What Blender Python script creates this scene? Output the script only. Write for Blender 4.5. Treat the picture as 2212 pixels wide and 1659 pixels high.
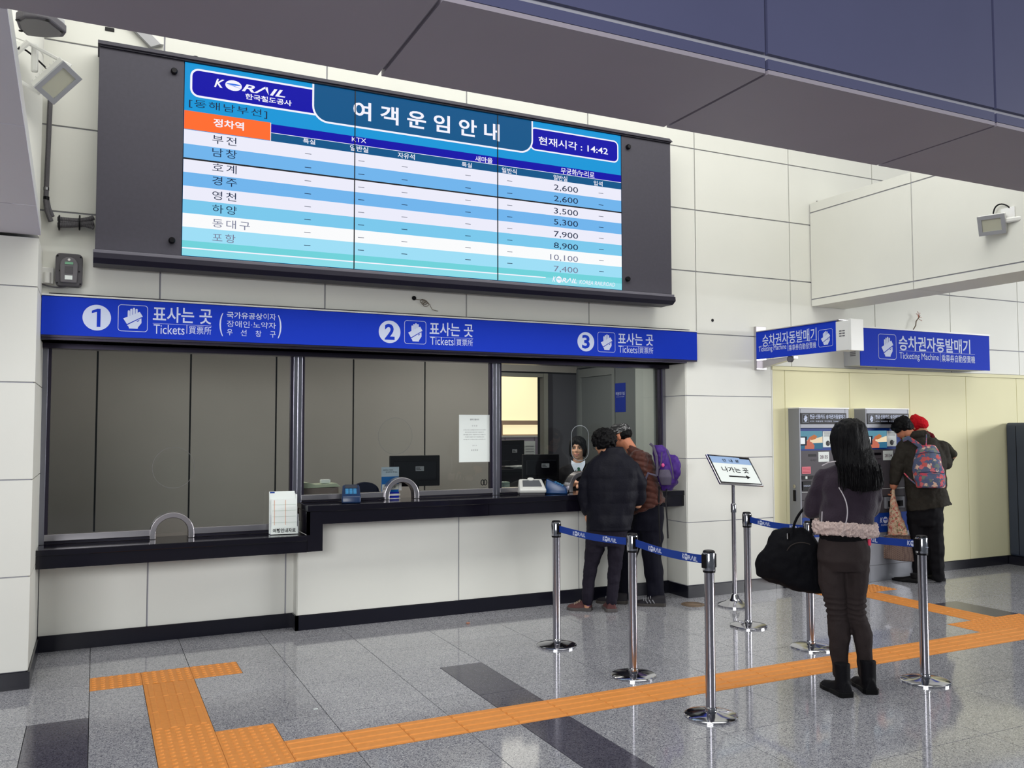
import bpy, bmesh, math, random
from mathutils import Vector, Matrix, noise
random.seed(7)
SC = bpy.context.scene
COL = SC.collection
for o in list(bpy.data.objects):
    bpy.data.objects.remove(o)
V = Vector
PI = math.pi

# ------------------------------------------------------------------ camera
F, YAW, PIT, ROLL, EYE = 1868.036, 0.448742, 0.049795, -0.001885, 1.6
fw = V((math.sin(YAW)*math.cos(PIT), math.cos(YAW)*math.cos(PIT), math.sin(PIT)))
rt = V((math.cos(YAW), -math.sin(YAW), 0)); up = rt.cross(fw)
R_ = rt*math.cos(ROLL) + up*math.sin(ROLL); U_ = -rt*math.sin(ROLL) + up*math.cos(ROLL)
cam = bpy.data.cameras.new('camera'); cam.sensor_fit = 'HORIZONTAL'; cam.sensor_width = 36
cam.lens = 36*F/2212; cam.clip_end = 200
co = bpy.data.objects.new('camera', cam); COL.objects.link(co)
co.matrix_world = Matrix(((R_.x, U_.x, -fw.x, 0), (R_.y, U_.y, -fw.y, 0), (R_.z, U_.z, -fw.z, EYE), (0, 0, 0, 1)))
SC.camera = co
# ------------------------------------------------------------------ world, lights, exposure
w = bpy.data.worlds.new('world'); SC.world = w; w.use_nodes = True
w.node_tree.nodes['Background'].inputs[0].default_value = (0.80, 0.90, 1.0, 1)
w.node_tree.nodes['Background'].inputs[1].default_value = 0.15
def area(name, loc, target, sx, sy, power, col):
    l = bpy.data.lights.new(name, 'AREA'); l.shape = 'RECTANGLE'; l.size = sx; l.size_y = sy
    l.energy = power; l.color = col
    o = bpy.data.objects.new(name, l); COL.objects.link(o); o.location = loc
    o.rotation_euler = (V(target)-V(loc)).to_track_quat('-Z', 'Y').to_euler()
    return o
area('window_key_and_fill', (18.2, -3.0, 3.4), (4.0, 6.6, 1.4), 7, 2.1, 1350, (0.98, 0.99, 1.0))
area('window_key_and_fill', (-3.3, -3.0, 3.1), (1.5, 6.6, 1.6), 4, 2.1, 420, (0.98, 0.99, 1.0))  # fill added to even out the left side, no known window there
area('skylight', (2.0, 4.4, 5.35), (2.0, 5.6, 2.5), 9, 1.6, 225, (1.0, 0.99, 0.93))
area('skylight', (9.5, 4.6, 5.3), (9.5, 5.6, 2.5), 4, 1.6, 42, (1.0, 0.99, 0.93))
SC.view_settings.view_transform = 'Standard'; SC.view_settings.look = 'None'
SC.view_settings.exposure = -0.06; SC.view_settings.gamma = 1.0
SC.view_settings.use_curve_mapping = False
SC.cycles.use_denoising = True
SC.cycles.max_bounces = 8

# ------------------------------------------------------------------ helpers
def ray(x, y): return (R_*((x-1106)/F) - U_*((y-829.5)/F) + fw)
def atY(x, y, Y): d = ray(x, y); t = Y/d.y; return V((0, 0, EYE)) + d*t
def atX(x, y, X): d = ray(x, y); t = X/d.x; return V((0, 0, EYE)) + d*t
def atZ(x, y, Z=0): d = ray(x, y); t = (Z-EYE)/d.z; return V((0, 0, EYE)) + d*t

def lin(c):
    return tuple(((v/255)/12.92 if v/255 <= .04045 else ((v/255+.055)/1.055)**2.4) for v in c)
MC = {}
def mat(name, rgb, rough=.5, metal=0, spec=.5, emit=None, es=1, var=0, vscale=6, bump=0, bscale=60, coat=0, stretch=(1, 1, 1), alpha=1, sheen=0):
    if name in MC: return MC[name]
    m = bpy.data.materials.new(name); m.use_nodes = True; MC[name] = m
    if spec == .5 and metal == 0 and rough >= .4 and not emit: spec = .18
    nt = m.node_tree; b = nt.nodes['Principled BSDF']; c = lin(rgb)
    b.inputs['Base Color'].default_value = (*c, 1); b.inputs['Roughness'].default_value = rough
    b.inputs['Metallic'].default_value = metal; b.inputs['Specular IOR Level'].default_value = spec
    b.inputs['Coat Weight'].default_value = coat; b.inputs['Coat Roughness'].default_value = .08
    if sheen: b.inputs['Sheen Weight'].default_value = sheen
    if emit:
        b.inputs['Emission Color'].default_value = (*lin(emit), 1); b.inputs['Emission Strength'].default_value = es
    g = nt.nodes.new('ShaderNodeNewGeometry'); mp = nt.nodes.new('ShaderNodeMapping'); mp.inputs['Scale'].default_value = stretch
    nt.links.new(g.outputs['Position'], mp.inputs['Vector'])
    if var:
        n = nt.nodes.new('ShaderNodeTexNoise'); n.inputs['Scale'].default_value = vscale; n.inputs['Detail'].default_value = 6
        nt.links.new(mp.outputs[0], n.inputs['Vector'])
        r = nt.nodes.new('ShaderNodeMapRange'); r.inputs[1].default_value = .3; r.inputs[2].default_value = .7
        r.inputs[3].default_value = 1-var; r.inputs[4].default_value = 1+var
        nt.links.new(n.outputs[0], r.inputs[0])
        mx = nt.nodes.new('ShaderNodeVectorMath'); mx.operation = 'SCALE'; mx.inputs[0].default_value = c
        nt.links.new(r.outputs[0], mx.inputs['Scale']); nt.links.new(mx.outputs[0], b.inputs['Base Color'])
    if bump:
        n = nt.nodes.new('ShaderNodeTexNoise'); n.inputs['Scale'].default_value = bscale; n.inputs['Detail'].default_value = 4
        nt.links.new(mp.outputs[0], n.inputs['Vector'])
        bp = nt.nodes.new('ShaderNodeBump'); bp.inputs['Strength'].default_value = bump; bp.inputs['Distance'].default_value = .01
        nt.links.new(n.outputs[0], bp.inputs['Height']); nt.links.new(bp.outputs[0], b.inputs['Normal'])
    return m

class B:
    """collects shapes (world coordinates) and links them as one mesh object"""
    def __init__(s): s.v = []; s.f = []
    def add(s, vs, fs):
        k = len(s.v); s.v += [V(p) for p in vs]; s.f += [tuple(i+k for i in f) for f in fs]; return s
    def box(s, x0, x1, y0, y1, z0, z1, M=None):
        vs = [V((x, y, z)) for x in (x0, x1) for y in (y0, y1) for z in (z0, z1)]
        if M is not None: vs = [M @ p for p in vs]
        return s.add(vs, [(0, 1, 3, 2), (4, 6, 7, 5), (0, 4, 5, 1), (2, 3, 7, 6), (0, 2, 6, 4), (1, 5, 7, 3)])
    def hexa(s, p):  # 8 points: bottom loop 4, top loop 4
        return s.add(p, [(3, 2, 1, 0), (4, 5, 6, 7), (0, 1, 5, 4), (1, 2, 6, 5), (2, 3, 7, 6), (3, 0, 4, 7)])
    def prism(s, pts, n):  # polygon extruded by vector n
        k = len(pts); n = V(n); a = [V(p) for p in pts]
        return s.add(a+[p+n for p in a], [tuple(range(k))[::-1], tuple(range(k, 2*k))] + [(i, (i+1) % k, (i+1) % k+k, i+k) for i in range(k)])
    def poly(s, pts): return s.add(pts, [tuple(range(len(pts)))])
    def loft(s, rings, cap=True, closed=False):
        n = len(rings[0]); vs = [p for r in rings for p in r]; fs = []; m = len(rings)
        for i in range(m if closed else m-1):
            for j in range(n):
                a = i*n+j; b = i*n+(j+1) % n; c = ((i+1) % m)*n+(j+1) % n; d = ((i+1) % m)*n+j
                fs.append((a, b, c, d))
        if cap and not closed: fs += [tuple(range(n))[::-1], tuple(range((m-1)*n, m*n))]
        return s.add(vs, fs)
    def tube(s, pts, r, n=10, cap=True, closed=False, flat=1, ref=None):
        pts = [V(p) for p in pts]; m = len(pts); rings = []
        if not hasattr(r, '__len__'): r = [r]*m
        prev = None
        for i, p in enumerate(pts):
            if closed: t = pts[(i+1) % m]-pts[i-1]
            else: t = pts[min(i+1, m-1)]-pts[max(i-1, 0)]
            t = t.normalized()
            if prev is None:
                a = V(ref) if ref else (V((0, 0, 1)) if abs(t.z) < .9 else V((1, 0, 0)))
            else: a = prev
            a = (a-t*a.dot(t)).normalized(); prev = a; b = t.cross(a)
            rings.append([p+(a*math.cos(2*PI*j/n)+b*math.sin(2*PI*j/n)*flat)*r[i] for j in range(n)])
        return s.loft(rings, cap, closed)
    def lathe(s, c, prof, n=32, ax=None):
        c = V(c); z = V(ax).normalized() if ax else V((0, 0, 1))
        a = V((1, 0, 0)) if abs(z.x) < .9 else V((0, 1, 0)); a = (a-z*a.dot(z)).normalized(); b = z.cross(a)
        rings = [[c+z*h+(a*math.cos(2*PI*j/n)+b*math.sin(2*PI*j/n))*max(r, 1e-5) for j in range(n)] for r, h in prof]
        return s.loft(rings, True)
    def ell(s, c, r, M=None, nu=16, nv=10):
        rings = []
        for i in range(1, nv):
            t = PI*i/nv
            rings.append([V((math.sin(t)*math.cos(2*PI*j/nu)*r[0], math.sin(t)*math.sin(2*PI*j/nu)*r[1], -math.cos(t)*r[2])) for j in range(nu)])
        rings = [[(M.to_3x3() @ p if M is not None else p)+V(c) for p in g] for g in rings]
        return s.loft(rings, True)
    def obj(s, name, m, parent=None, bevel=0, smooth=False, seg=2, label=None):
        me = bpy.data.meshes.new(name)
        L = wloc(parent)
        me.from_pydata([tuple(p-L) for p in s.v], [], s.f)
        bm = bmesh.new(); bm.from_mesh(me); bmesh.ops.recalc_face_normals(bm, faces=bm.faces)
        if bevel:
            ed = [e for e in bm.edges if len(e.link_faces) == 2 and e.calc_face_angle(0) > .5]
            bmesh.ops.bevel(bm, geom=ed, offset=bevel, segments=seg, affect='EDGES', profile=.5, clamp_overlap=True)
        bm.to_mesh(me); bm.free()
        me.materials.append(m)
        o = bpy.data.objects.new(name, me); COL.objects.link(o); o.parent = parent
        if label: o['label'] = label
        if smooth: shade(o)
        return o
def wloc(p):
    L = V((0, 0, 0))
    while p: L += p.location; p = p.parent
    return L
def shade(o, ang=.6):
    me = o.data
    me.shade_smooth()
    bm = bmesh.new(); bm.from_mesh(me)
    for e in bm.edges:
        if len(e.link_faces) == 2 and e.calc_face_angle(0) > ang: e.smooth = False
    bm.to_mesh(me); bm.free()
def thing(name, label, cat, loc=(0, 0, 0), group=None):
    o = bpy.data.objects.new(name, None); COL.objects.link(o); o.location = loc; o.empty_display_size = .1
    return tag(o, label, cat, group)
def tag(o, label, cat, group=None):
    o['label'] = label; o['category'] = cat
    if group: o['group'] = group
    return o
def struct(o): o['kind'] = 'structure'; return o
def kids(o): return [c for c in bpy.data.objects if c.parent == o]
def copy_tree(o, loc=None, parent=None):
    c = o.copy(); COL.objects.link(c); c.parent = parent
    if loc is not None: c.location = loc
    for k in kids(o): copy_tree(k, None, c)
    return c
UB = {}
def piece(name, m, parent, x0, x1, y0, y1, z0, z1):
    """thin box piece; alike sizes share one mesh"""
    key = (name, m.name, round(x1-x0, 4), round(y1-y0, 4), round(z1-z0, 4))
    c = V(((x0+x1)/2, (y0+y1)/2, (z0+z1)/2))
    if key in UB:
        o = bpy.data.objects.new(name, UB[key]); COL.objects.link(o); o.parent = parent
    else:
        b = B().box(x0-c.x, x1-c.x, y0-c.y, y1-c.y, z0-c.z, z1-c.z)
        o = b.obj(name, m, None); UB[key] = o.data; o.parent = parent
    o.location = c - wloc(parent)
    return o

def text(body, c, U, Vv, wid, hei, m, parent, bold=0, shear=0, name='lettering', ext=.0006, sc=1):
    """lettering centred at c on the plane (U right, Vv up), fitted to wid x hei"""
    cu = bpy.data.curves.new('t', 'FONT'); cu.body = body; cu.offset = bold; cu.extrude = 0; cu.shear = shear; cu.space_character = sc; cu.resolution_u = 3
    o = bpy.data.objects.new('t', cu); COL.objects.link(o)
    me = bpy.data.meshes.new_from_object(o); bpy.data.objects.remove(o); bpy.data.curves.remove(cu)
    if not me.vertices: return None
    xs = [v.co.x for v in me.vertices]; ys = [v.co.y for v in me.vertices]
    x0, x1, y0, y1 = min(xs), max(xs), min(ys), max(ys)
    U = V(U).normalized(); Vv = V(Vv).normalized(); N = U.cross(Vv); L = wloc(parent)
    sx = wid/max(x1-x0, 1e-6); sy = (hei/max(y1-y0, 1e-6)) if hei else sx
    for v in me.vertices:
        v.co = V(c)+U*((v.co.x-(x0+x1)/2)*sx)+Vv*((v.co.y-(y0+y1)/2)*sy)+N*ext-L
    me.materials.clear(); me.materials.append(m); me.name = name
    o = bpy.data.objects.new(name, me); COL.objects.link(o); o.parent = parent
    return o
def tY(body, Y, xl, xr, yc, hp, m, parent, **k):
    """lettering on a plane facing the hall (normal -Y), given where it sits in the photo"""
    a = atY(xl, yc, Y).x; b = atY(xr, yc, Y).x; xc = (xl+xr)/2
    h = atY(xc, yc-hp/2, Y).z-atY(xc, yc+hp/2, Y).z
    # keep the photo's centre
    c = atY(xc, yc, Y); c.x = (a+b)/2
    return text(body, c, (1, 0, 0), (0, 0, 1), b-a, h, m, parent, **k)
def rrect(cx, cz, w, h, r, n=6):
    pts = []
    for k, (sx, sz) in enumerate(((1, 1), (-1, 1), (-1, -1), (1, -1))):
        for i in range(n+1):
            a = PI/2*k+PI/2*i/n
            pts.append((cx+sx*(w/2-r)+r*math.cos(a), cz+sz*(h/2-r)+r*math.sin(a)))
    return pts
def frame_pts(pts, t):
    """inner ring of a closed convex outline, inset by t"""
    n = len(pts); c = (sum(p[0] for p in pts)/n, sum(p[1] for p in pts)/n); out = []
    for i in range(n):
        a = V(pts[i-1]); b = V(pts[(i+1) % n]); d = (b-a).normalized(); nn = V((-d.y, d.x))
        out.append(V(pts[i])+nn*t)
    return out
def flat(b, pts2, P, U, W, off):
    U = V(U); W = V(W); N = U.cross(W)
    b.poly([V(P)+U*p[0]+W*p[1]+N*off for p in pts2]); return b
def ring(b, pts2, t, P, U, W, off):
    inn = frame_pts(pts2, t); U = V(U); W = V(W); N = U.cross(W); n = len(pts2)
    a = [V(P)+U*p[0]+W*p[1]+N*off for p in pts2]; c = [V(P)+U*p[0]+W*p[1]+N*off for p in inn]
    b.add(a+c, [(i, (i+1) % n, (i+1) % n+n, i+n) for i in range(n)]); return b
def bez(p0, p1, p2, p3, n=12):
    p0, p1, p2, p3 = map(V, (p0, p1, p2, p3))
    return [p0*(1-t)**3+p1*3*t*(1-t)**2+p2*3*t*t*(1-t)+p3*t**3 for t in (i/n for i in range(n+1))]

# ------------------------------------------------------------------ materials
M_white = mat('enamel_panel', (230, 230, 223), .45, spec=.2, var=.02, vscale=1.5)
M_joint = mat('panel_joint', (172, 172, 182), .7)
M_yel = mat('cream_yellow_panel', (238, 233, 194), .6, spec=.1, var=.02, vscale=1.5)
M_soff = mat('grey_soffit_panel', (166, 158, 168), .45, spec=.3, var=.03, vscale=2)
M_fasc = mat('blue_grey_fascia_panel', (88, 90, 122), .45, spec=.3, var=.04, vscale=2)
M_black = mat('black_granite', (16, 14, 24), .12, spec=.5, var=.3, vscale=200)
M_base = mat('black_skirting', (15, 15, 28), .25)
M_steel = mat('brushed_steel', (150, 150, 160), .28, metal=1, bump=.05, bscale=300, stretch=(1, 1, .03))
M_steelh = mat('brushed_steel_rail', (190, 186, 190), .3, metal=1)
M_chrome = mat('polished_steel', (190, 190, 196), .1, metal=1)
M_dsteel = mat('dark_steel_edge', (70, 66, 80), .35, metal=1)
M_blue = mat('sign_blue', (26, 58, 192), .6, spec=.1)
M_wlet = mat('white_lettering', (205, 214, 240), .5)
M_hous = mat('board_housing', (72, 70, 80), .6, spec=.25, var=.05, vscale=40)
M_housd = mat('board_trim', (40, 38, 50), .45)
M_blk = mat('black_plastic', (14, 13, 18), .4)
M_whp = mat('white_plastic', (225, 225, 222), .35)
M_grp = mat('grey_plastic', (100, 98, 104), .5)
M_paper = mat('paper', (232, 238, 236), .7)

def granite(name, base, dark, light, rough):
    m = bpy.data.materials.new(name); m.use_nodes = True; nt = m.node_tree; b = nt.nodes['Principled BSDF']
    g = nt.nodes.new('ShaderNodeNewGeometry'); oi = nt.nodes.new('ShaderNodeObjectInfo')
    v = nt.nodes.new('ShaderNodeTexVoronoi'); v.inputs['Scale'].default_value = 210
    nt.links.new(g.outputs['Position'], v.inputs['Vector'])
    s = nt.nodes.new('ShaderNodeSeparateColor'); nt.links.new(v.outputs['Color'], s.inputs[0])
    cr = nt.nodes.new('ShaderNodeValToRGB'); e = cr.color_ramp.elements
    e[0].position = 0; e[0].color = (*lin(dark), 1); e[1].position = 1; e[1].color = (*lin(light), 1)
    for p, c in ((.18, dark), (.3, base), (.8, base)):
        x = e.new(p); x.color = (*lin(c), 1)
    nt.links.new(s.outputs[0], cr.inputs[0])
    n = nt.nodes.new('ShaderNodeTexNoise'); n.inputs['Scale'].default_value = 2.2; nt.links.new(g.outputs['Position'], n.inputs['Vector'])
    ad = nt.nodes.new('ShaderNodeMath'); ad.operation = 'MULTIPLY_ADD'; ad.inputs[1].default_value = .12; ad.inputs[2].default_value = .86
    nt.links.new(oi.outputs['Random'], ad.inputs[0])
    ad2 = nt.nodes.new('ShaderNodeMath'); ad2.operation = 'MULTIPLY_ADD'; ad2.inputs[1].default_value = .16; nt.links.new(n.outputs[0], ad2.inputs[0]); nt.links.new(ad.outputs[0], ad2.inputs[2])
    mx = nt.nodes.new('ShaderNodeVectorMath'); mx.operation = 'SCALE'; nt.links.new(cr.outputs[0], mx.inputs[0]); nt.links.new(ad2.outputs[0], mx.inputs['Scale'])
    nt.links.new(mx.outputs[0], b.inputs['Base Color']); b.inputs['Roughness'].default_value = rough; b.inputs['Specular IOR Level'].default_value = .5
    return m
M_tile = granite('speckled_granite', (160, 160, 166), (104, 104, 116), (205, 205, 208), .07)
M_dark = granite('dark_granite', (84, 82, 94), (58, 56, 70), (108, 106, 116), .12)
M_grout = mat('grout', (84, 84, 92), .6)
M_tac = mat('tactile_orange', (224, 146, 72), .5, spec=.3, var=.05, vscale=30)

# ------------------------------------------------------------------ floor
fl = struct(B().box(-10, 24, -12, 12, -.1, -.012).obj('floor', M_grout))
struct(B().box(-10, 24, -12, 1.22, -.012, 0).box(-10, -1.2, 1.22, 7.2, -.012, 0).box(11.4, 24, 1.22, 6.7, -.012, 0).obj('floor', M_tile, fl))
g = .002
tac = {}   # tactile cells (i, j) of 0.3 m -> kind
def cell(x, y): return (round(x/.3), round((y-4.26)/.3))
for x in [.9+.3*k for k in range(18)]: tac[cell(x, 4.26)] = 'bar_x'
for x in (0, .3, .6): tac[('o', x, 5.93)] = 'dot'
darkb = [(-.3, 0, 5.4), (2.1, 2.4, 5.48), (6.84, 7.14, 5.46)]
rows = [7.28, 6.68, 6.08, 5.48, 4.88, 4.56, 4.26, 3.66, 3.06, 2.46, 1.86, 1.22]
xs_ = [round(-1.2+.6*k, 3) for k in range(22)]
holes = [(0, .9, 5.93, 6.23), (.3, .6, 4.2, 5.93), (.6, .9, 4.26, 4.86), (.9, 7.14, 4.26, 4.56), (6.24, 7.14, 4.56, 4.86), (6.54, 6.84, 4.86, 6.1), (6.24, 7.14, 6.1, 6.4),
         (-.3, 0, 1.2, 5.4), (2.1, 2.4, 1.2, 5.48), (6.84, 7.14, 1.2, 5.46), (.3, .6, 3.6, 4.26)]
def cut(rect, hs):
    out = [rect]
    for h in hs:
        nx = []
        for r in out:
            a, b_, c, d = r; e, f_, g_, h_ = h
            if e >= b_-1e-4 or f_ <= a+1e-4 or g_ >= d-1e-4 or h_ <= c+1e-4: nx.append(r); continue
            if c < g_: nx.append((a, b_, c, g_))
            if d > h_: nx.append((a, b_, h_, d))
            lo, hi = max(c, g_), min(d, h_)
            if a < e: nx.append((a, e, lo, hi))
            if b_ > f_: nx.append((f_, b_, lo, hi))
        out = nx
    return [r for r in out if r[1]-r[0] > .012 and r[3]-r[2] > .012]
for i in range(len(xs_)-1):
    for j in range(len(rows)-1):
        for (a, b_, c, d) in cut((xs_[i], xs_[i+1], rows[j+1], rows[j]), holes):
            piece('tile', M_tile, fl, a+g, b_-g, c+g, d-g, -.012, 0)
for (a, b_, top) in darkb:
    hs = [h for h in holes[:7]]
    ys = [y for y in (5.48, 4.82, 4.56, 4.26, 3.66, 3.06, 2.46, 1.86) if y < top-.01]
    y0 = [top]+ys+[1.22]
    for k in range(len(y0)-1):
        for (p, q, c, d) in cut((a, b_, y0[k+1], y0[k]), hs):
            piece('dark_tile', M_dark, fl, p+g, q-g, c+g, d-g, -.012, 0.0005)
# tactile paving
def tac_mesh(kind):
    b = B().box(-.149, .149, -.149, .149, -.012, .0)
    if kind == 'dot':
        for i in range(6):
            for j in range(6):
                b.lathe((-.125+.05*i, -.125+.05*j, 0), [(.0165, 0), (.012, .005), (.003, .0055)], 8)
    else:
        for i in range(4):
            c = -.1125+.075*i
            x0, x1 = (-.147, .147); ww = .018
            if kind == 'bar_x': b.add([(x0, c-ww, 0), (x1, c-ww, 0), (x1, c+ww, 0), (x0, c+ww, 0), (x0+.004, c-ww+.005, .005), (x1-.004, c-ww+.005, .005), (x1-.004, c+ww-.005, .005), (x0+.004, c+ww-.005, .005)], [(4, 5, 6, 7), (0, 1, 5, 4), (1, 2, 6, 5), (2, 3, 7, 6), (3, 0, 4, 7)])
            else: b.add([(c-ww, x0, 0), (c-ww, x1, 0), (c+ww, x1, 0), (c+ww, x0, 0), (c-ww+.005, x0+.004, .005), (c-ww+.005, x1-.004, .005), (c+ww-.005, x1-.004, .005), (c+ww-.005, x0+.004, .005)], [(7, 6, 5, 4), (0, 1, 5, 4), (1, 2, 6, 5), (2, 3, 7, 6), (3, 0, 4, 7)])
    o = b.obj('tactile_tile', M_tac); me = o.data; bpy.data.objects.remove(o); return me
TM = {k: tac_mesh(k) for k in ('dot', 'bar_x', 'bar_y')}
def tact(kind, x, y):
    o = bpy.data.objects.new('tactile_tile', TM[kind]); COL.objects.link(o); o.parent = fl; o.location = (x+.15, y+.15, 0.001)
for x in (0, .3, .6): tact('dot', x, 5.93)
for y in (5.63, 5.33, 5.03, 4.86): pass
for k in range(3): tact('bar_y', .3, 5.62-.3*k)
for (x, y) in ((.3, 4.72), (.3, 4.42), (.3, 4.12), (.6, 4.56), (.6, 4.26), (.3, 3.82), (.3, 3.52)): tact('dot', x, y)
for k in range(18): tact('bar_x', .9+.3*k, 4.26)
for x in (6.3-.06, 6.54, 6.84): tact('dot', x, 4.56)
tact('bar_x', 6.3, 4.26); tact('dot', 6.6, 4.26); tact('dot', 6.9, 4.26)
for k in range(4): tact('bar_y', 6.54, 4.86+.3*k)
for x in (6.24, 6.54, 6.84): tact('dot', x, 6.1)

# ------------------------------------------------------------------ back wall with enamel panels
WY = 6.65
wall = struct(B().box(-2.2, 13, WY+.014, WY+.3, 2.2, 5.4).box(5.03, 13, WY+.014, WY+.3, 0, 2.2).box(5.03, 5.2, WY+.3, 7.1, 0, 2.3).box(-.345, 5.03, WY+.014, 7.1, 2.2, 2.24)
              .obj('wall_back', M_joint))
gx = .006
XJ = [-1.98, -.79] + [.4+1.19*k for k in range(-0, 11)]
XJ = [-2.2, -.79]+[.4+1.19*k for k in range(11)]
ZJ = [2.49+.597*k for k in range(6)]
for i in range(len(XJ)-1):
    for j in range(len(ZJ)-1):
        piece('panel', M_white, wall, XJ[i]+gx, XJ[i+1]-gx, WY, WY+.014, ZJ[j]+gx, min(ZJ[j+1], 5.4)-gx)
for i in range(len(XJ)-1):
    if XJ[i+1] > 6.2:
        a = max(XJ[i], 6.1)
        piece('panel', M_white, wall, a+gx, XJ[i+1]-gx, WY, WY+.014, 2.205+gx, 2.49-gx)
for (z0, z1) in ((.115, .7), (.7, 1.3), (1.3, 1.895), (1.895, 2.49)):
    piece('panel', M_white, wall, 5.03+.002, 6.08-gx, WY, WY+.014, z0+.004, z1-.004)
    piece('panel', M_white, wall, 5.022, 5.03, WY+.004, 7.0, z0+.004, z1-.004)
    piece('panel', M_white, wall, 6.08, 6.1, WY, WY+.014, z0, z1)
XY = [6.09, 6.25, 7.14, 8.036, 8.957, 9.85, 10.75, 11.65]
for i in range(len(XY)-1):
    piece('panel', M_yel, wall, XY[i]+.004, XY[i+1]-.004, WY-.002, WY+.014, .1, 2.165)
struct(B().box(6.085, 11.7, WY-.012, WY+.014, 2.168, 2.205).obj('trim_1', M_yel))
struct(B().box(5.025, 6.09, WY-.012, WY+.014, 0, .112).box(6.09, 11.7, WY-.014, WY+.014, 0, .095).box(5.018, 5.026, WY-.01, 7.0, 0, .112).obj('baseboard_right', M_base))
# lower walls below the counters
wl = struct(B().box(-.345, 1.47, 7.112, 7.125, 0, .65).box(1.475, 5.03, 6.972, 7.125, 0, .86).obj('wall_counter', M_joint))
for a, b_ in ((-.345, .378), (.378, 1.4)): piece('panel', M_white, wl, a+gx, b_-gx, 7.1, 7.112, .115, .65)
piece('panel', M_white, wl, 1.406, 1.462, 7.1, 7.112, .115, .65)
piece('panel', M_white, wl, 1.462, 1.475, 6.972, 7.1, .115, .65)
for a, b_ in ((1.462, 2.84), (2.84, 4.03), (4.03, 5.018)): piece('panel', M_white, wl, a+gx, b_-gx, 6.96, 6.972, .118, .858)
bb = struct(B().box(-.345, 1.462, 7.088, 7.112, 0, .115).box(1.45, 1.475, 6.948, 7.1, 0, .115).box(1.45, 5.03, 6.948, 6.972, 0, .115).obj('baseboard_back', M_base))
# left pillar and soffit over it
pil = struct(B().box(-2.6, -.357, 6.184, 7.3, 0, 2.8).obj('wall_left', M_joint))
for (z0, z1) in ((.105, .683), (.683, 1.28), (1.28, 1.885), (1.885, 2.487), (2.487, 2.80)):
    piece('panel', M_white, pil, -2.0, -.345, 6.17, 6.184, z0+.004, z1-.004)
    piece('panel', M_white, pil, -.357, -.345, 6.186, 6.645 if z1 > 2.5 else 7.1, z0+.004, z1-.004)
struct(B().box(-2.0, -.333, 6.158, 6.19, 0, .103).box(-.345, -.333, 6.19, 7.1, 0, .103).obj('baseboard_left', M_base))

# ------------------------------------------------------------------ ceiling beams
ce = struct(B().box(-3, 13, 2.27, 2.82, 2.83, 5.2).box(-3, -.42, 2.84, 6.2, 2.83, 2.9).obj('ceiling', M_joint))
XS = [-2.74, -1.54, -.34, .862, 2.062, 3.262, 4.462, 5.662, 6.862, 8.062, 9.262, 10.462, 11.662]
for i in range(len(XS)-1):
    piece('panel', M_soff, ce, XS[i]+.007, XS[i+1]-.007, 2.253, 2.843, 2.815, 2.83)
    piece('fascia_panel', M_fasc, ce, XS[i]+.007, XS[i+1]-.007, 2.253, 2.27, 2.832, 2.868)
    piece('fascia_panel', M_fasc, ce, XS[i]+.007, XS[i+1]-.007, 2.253, 2.27, 2.888, 3.9)
    piece('fascia_panel', M_fasc, ce, XS[i]+.007, XS[i+1]-.007, 2.253, 2.27, 3.912, 5.0)
    piece('panel', M_white, ce, XS[i]+.007, XS[i+1]-.007, 2.82, 2.843, 2.832, 5.0)
M_soffl = mat('light_grey_soffit_panel', (225, 222, 232), .45, spec=.3)
for y0, y1 in ((2.845, 3.94), (3.94, 5.347), (5.347, 6.17)):
    x_ = lambda y: -.255+(y-2.85)/(6.14-2.85)*(-.333+.255)
    b = B(); b.hexa([V((-2.4, y0+.005, 2.815)), V((x_(y0), y0+.005, 2.815)), V((x_(y1), y1-.005, 2.815)), V((-2.4, y1-.005, 2.815)),
                     V((-2.4, y0+.005, 2.83)), V((x_(y0), y0+.005, 2.83)), V((x_(y1), y1-.005, 2.83)), V((-2.4, y1-.005, 2.83))])
    b.obj('panel', M_soffl, ce)
b = B(); b.hexa([V((-.27, 2.85, 2.831)), V((-.255, 2.85, 2.831)), V((-.333, 6.165, 2.831)), V((-.348, 6.165, 2.831)),
                 V((-.27, 2.85, 2.90)), V((-.255, 2.85, 2.90)), V((-.333, 6.165, 2.90)), V((-.348, 6.165, 2.90))])
struct(b.obj('trim_2', M_whp))
# side wall of the light well and round column in its corner
well = struct(B().box(-1.0, -.9, 2.85, 6.65, 2.9, 5.3).obj('wall_well', M_white))
struct(B().lathe((-.62, 6.3, 2.83), [(.27, 0), (.27, 1.17), (.266, 1.175), (.266, 1.185), (.27, 1.19), (.27, 2.4)], 48).obj('column', M_white, well, smooth=True))
# cross beam to the right
bx = struct(B().box(6.634, 7.1, 2.86, WY-.001, 2.85, 3.895).obj('ceiling_beam', M_joint))
for (z0, z1) in ((2.835, 2.90), (2.912, 3.80), (3.812, 3.905)):
    for (y0, y1) in ((2.86, 4.2), (4.212, 5.40), (5.412, 6.635)):
        piece('panel', M_white, bx, 6.622, 6.634, y0, y1, z0, z1)
for (y0, y1) in ((2.86, 4.2), (4.206, 5.40), (5.406, 6.645)):
    piece('panel', M_white, bx, 6.634, 7.11, y0, y1, 2.836, 2.85)
    piece('panel', M_white, bx, 6.634, 7.11, y0, y1, 3.895, 3.905)
    piece('panel', M_white, bx, 7.1, 7.112, y0, y1, 2.852, 3.893)

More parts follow.
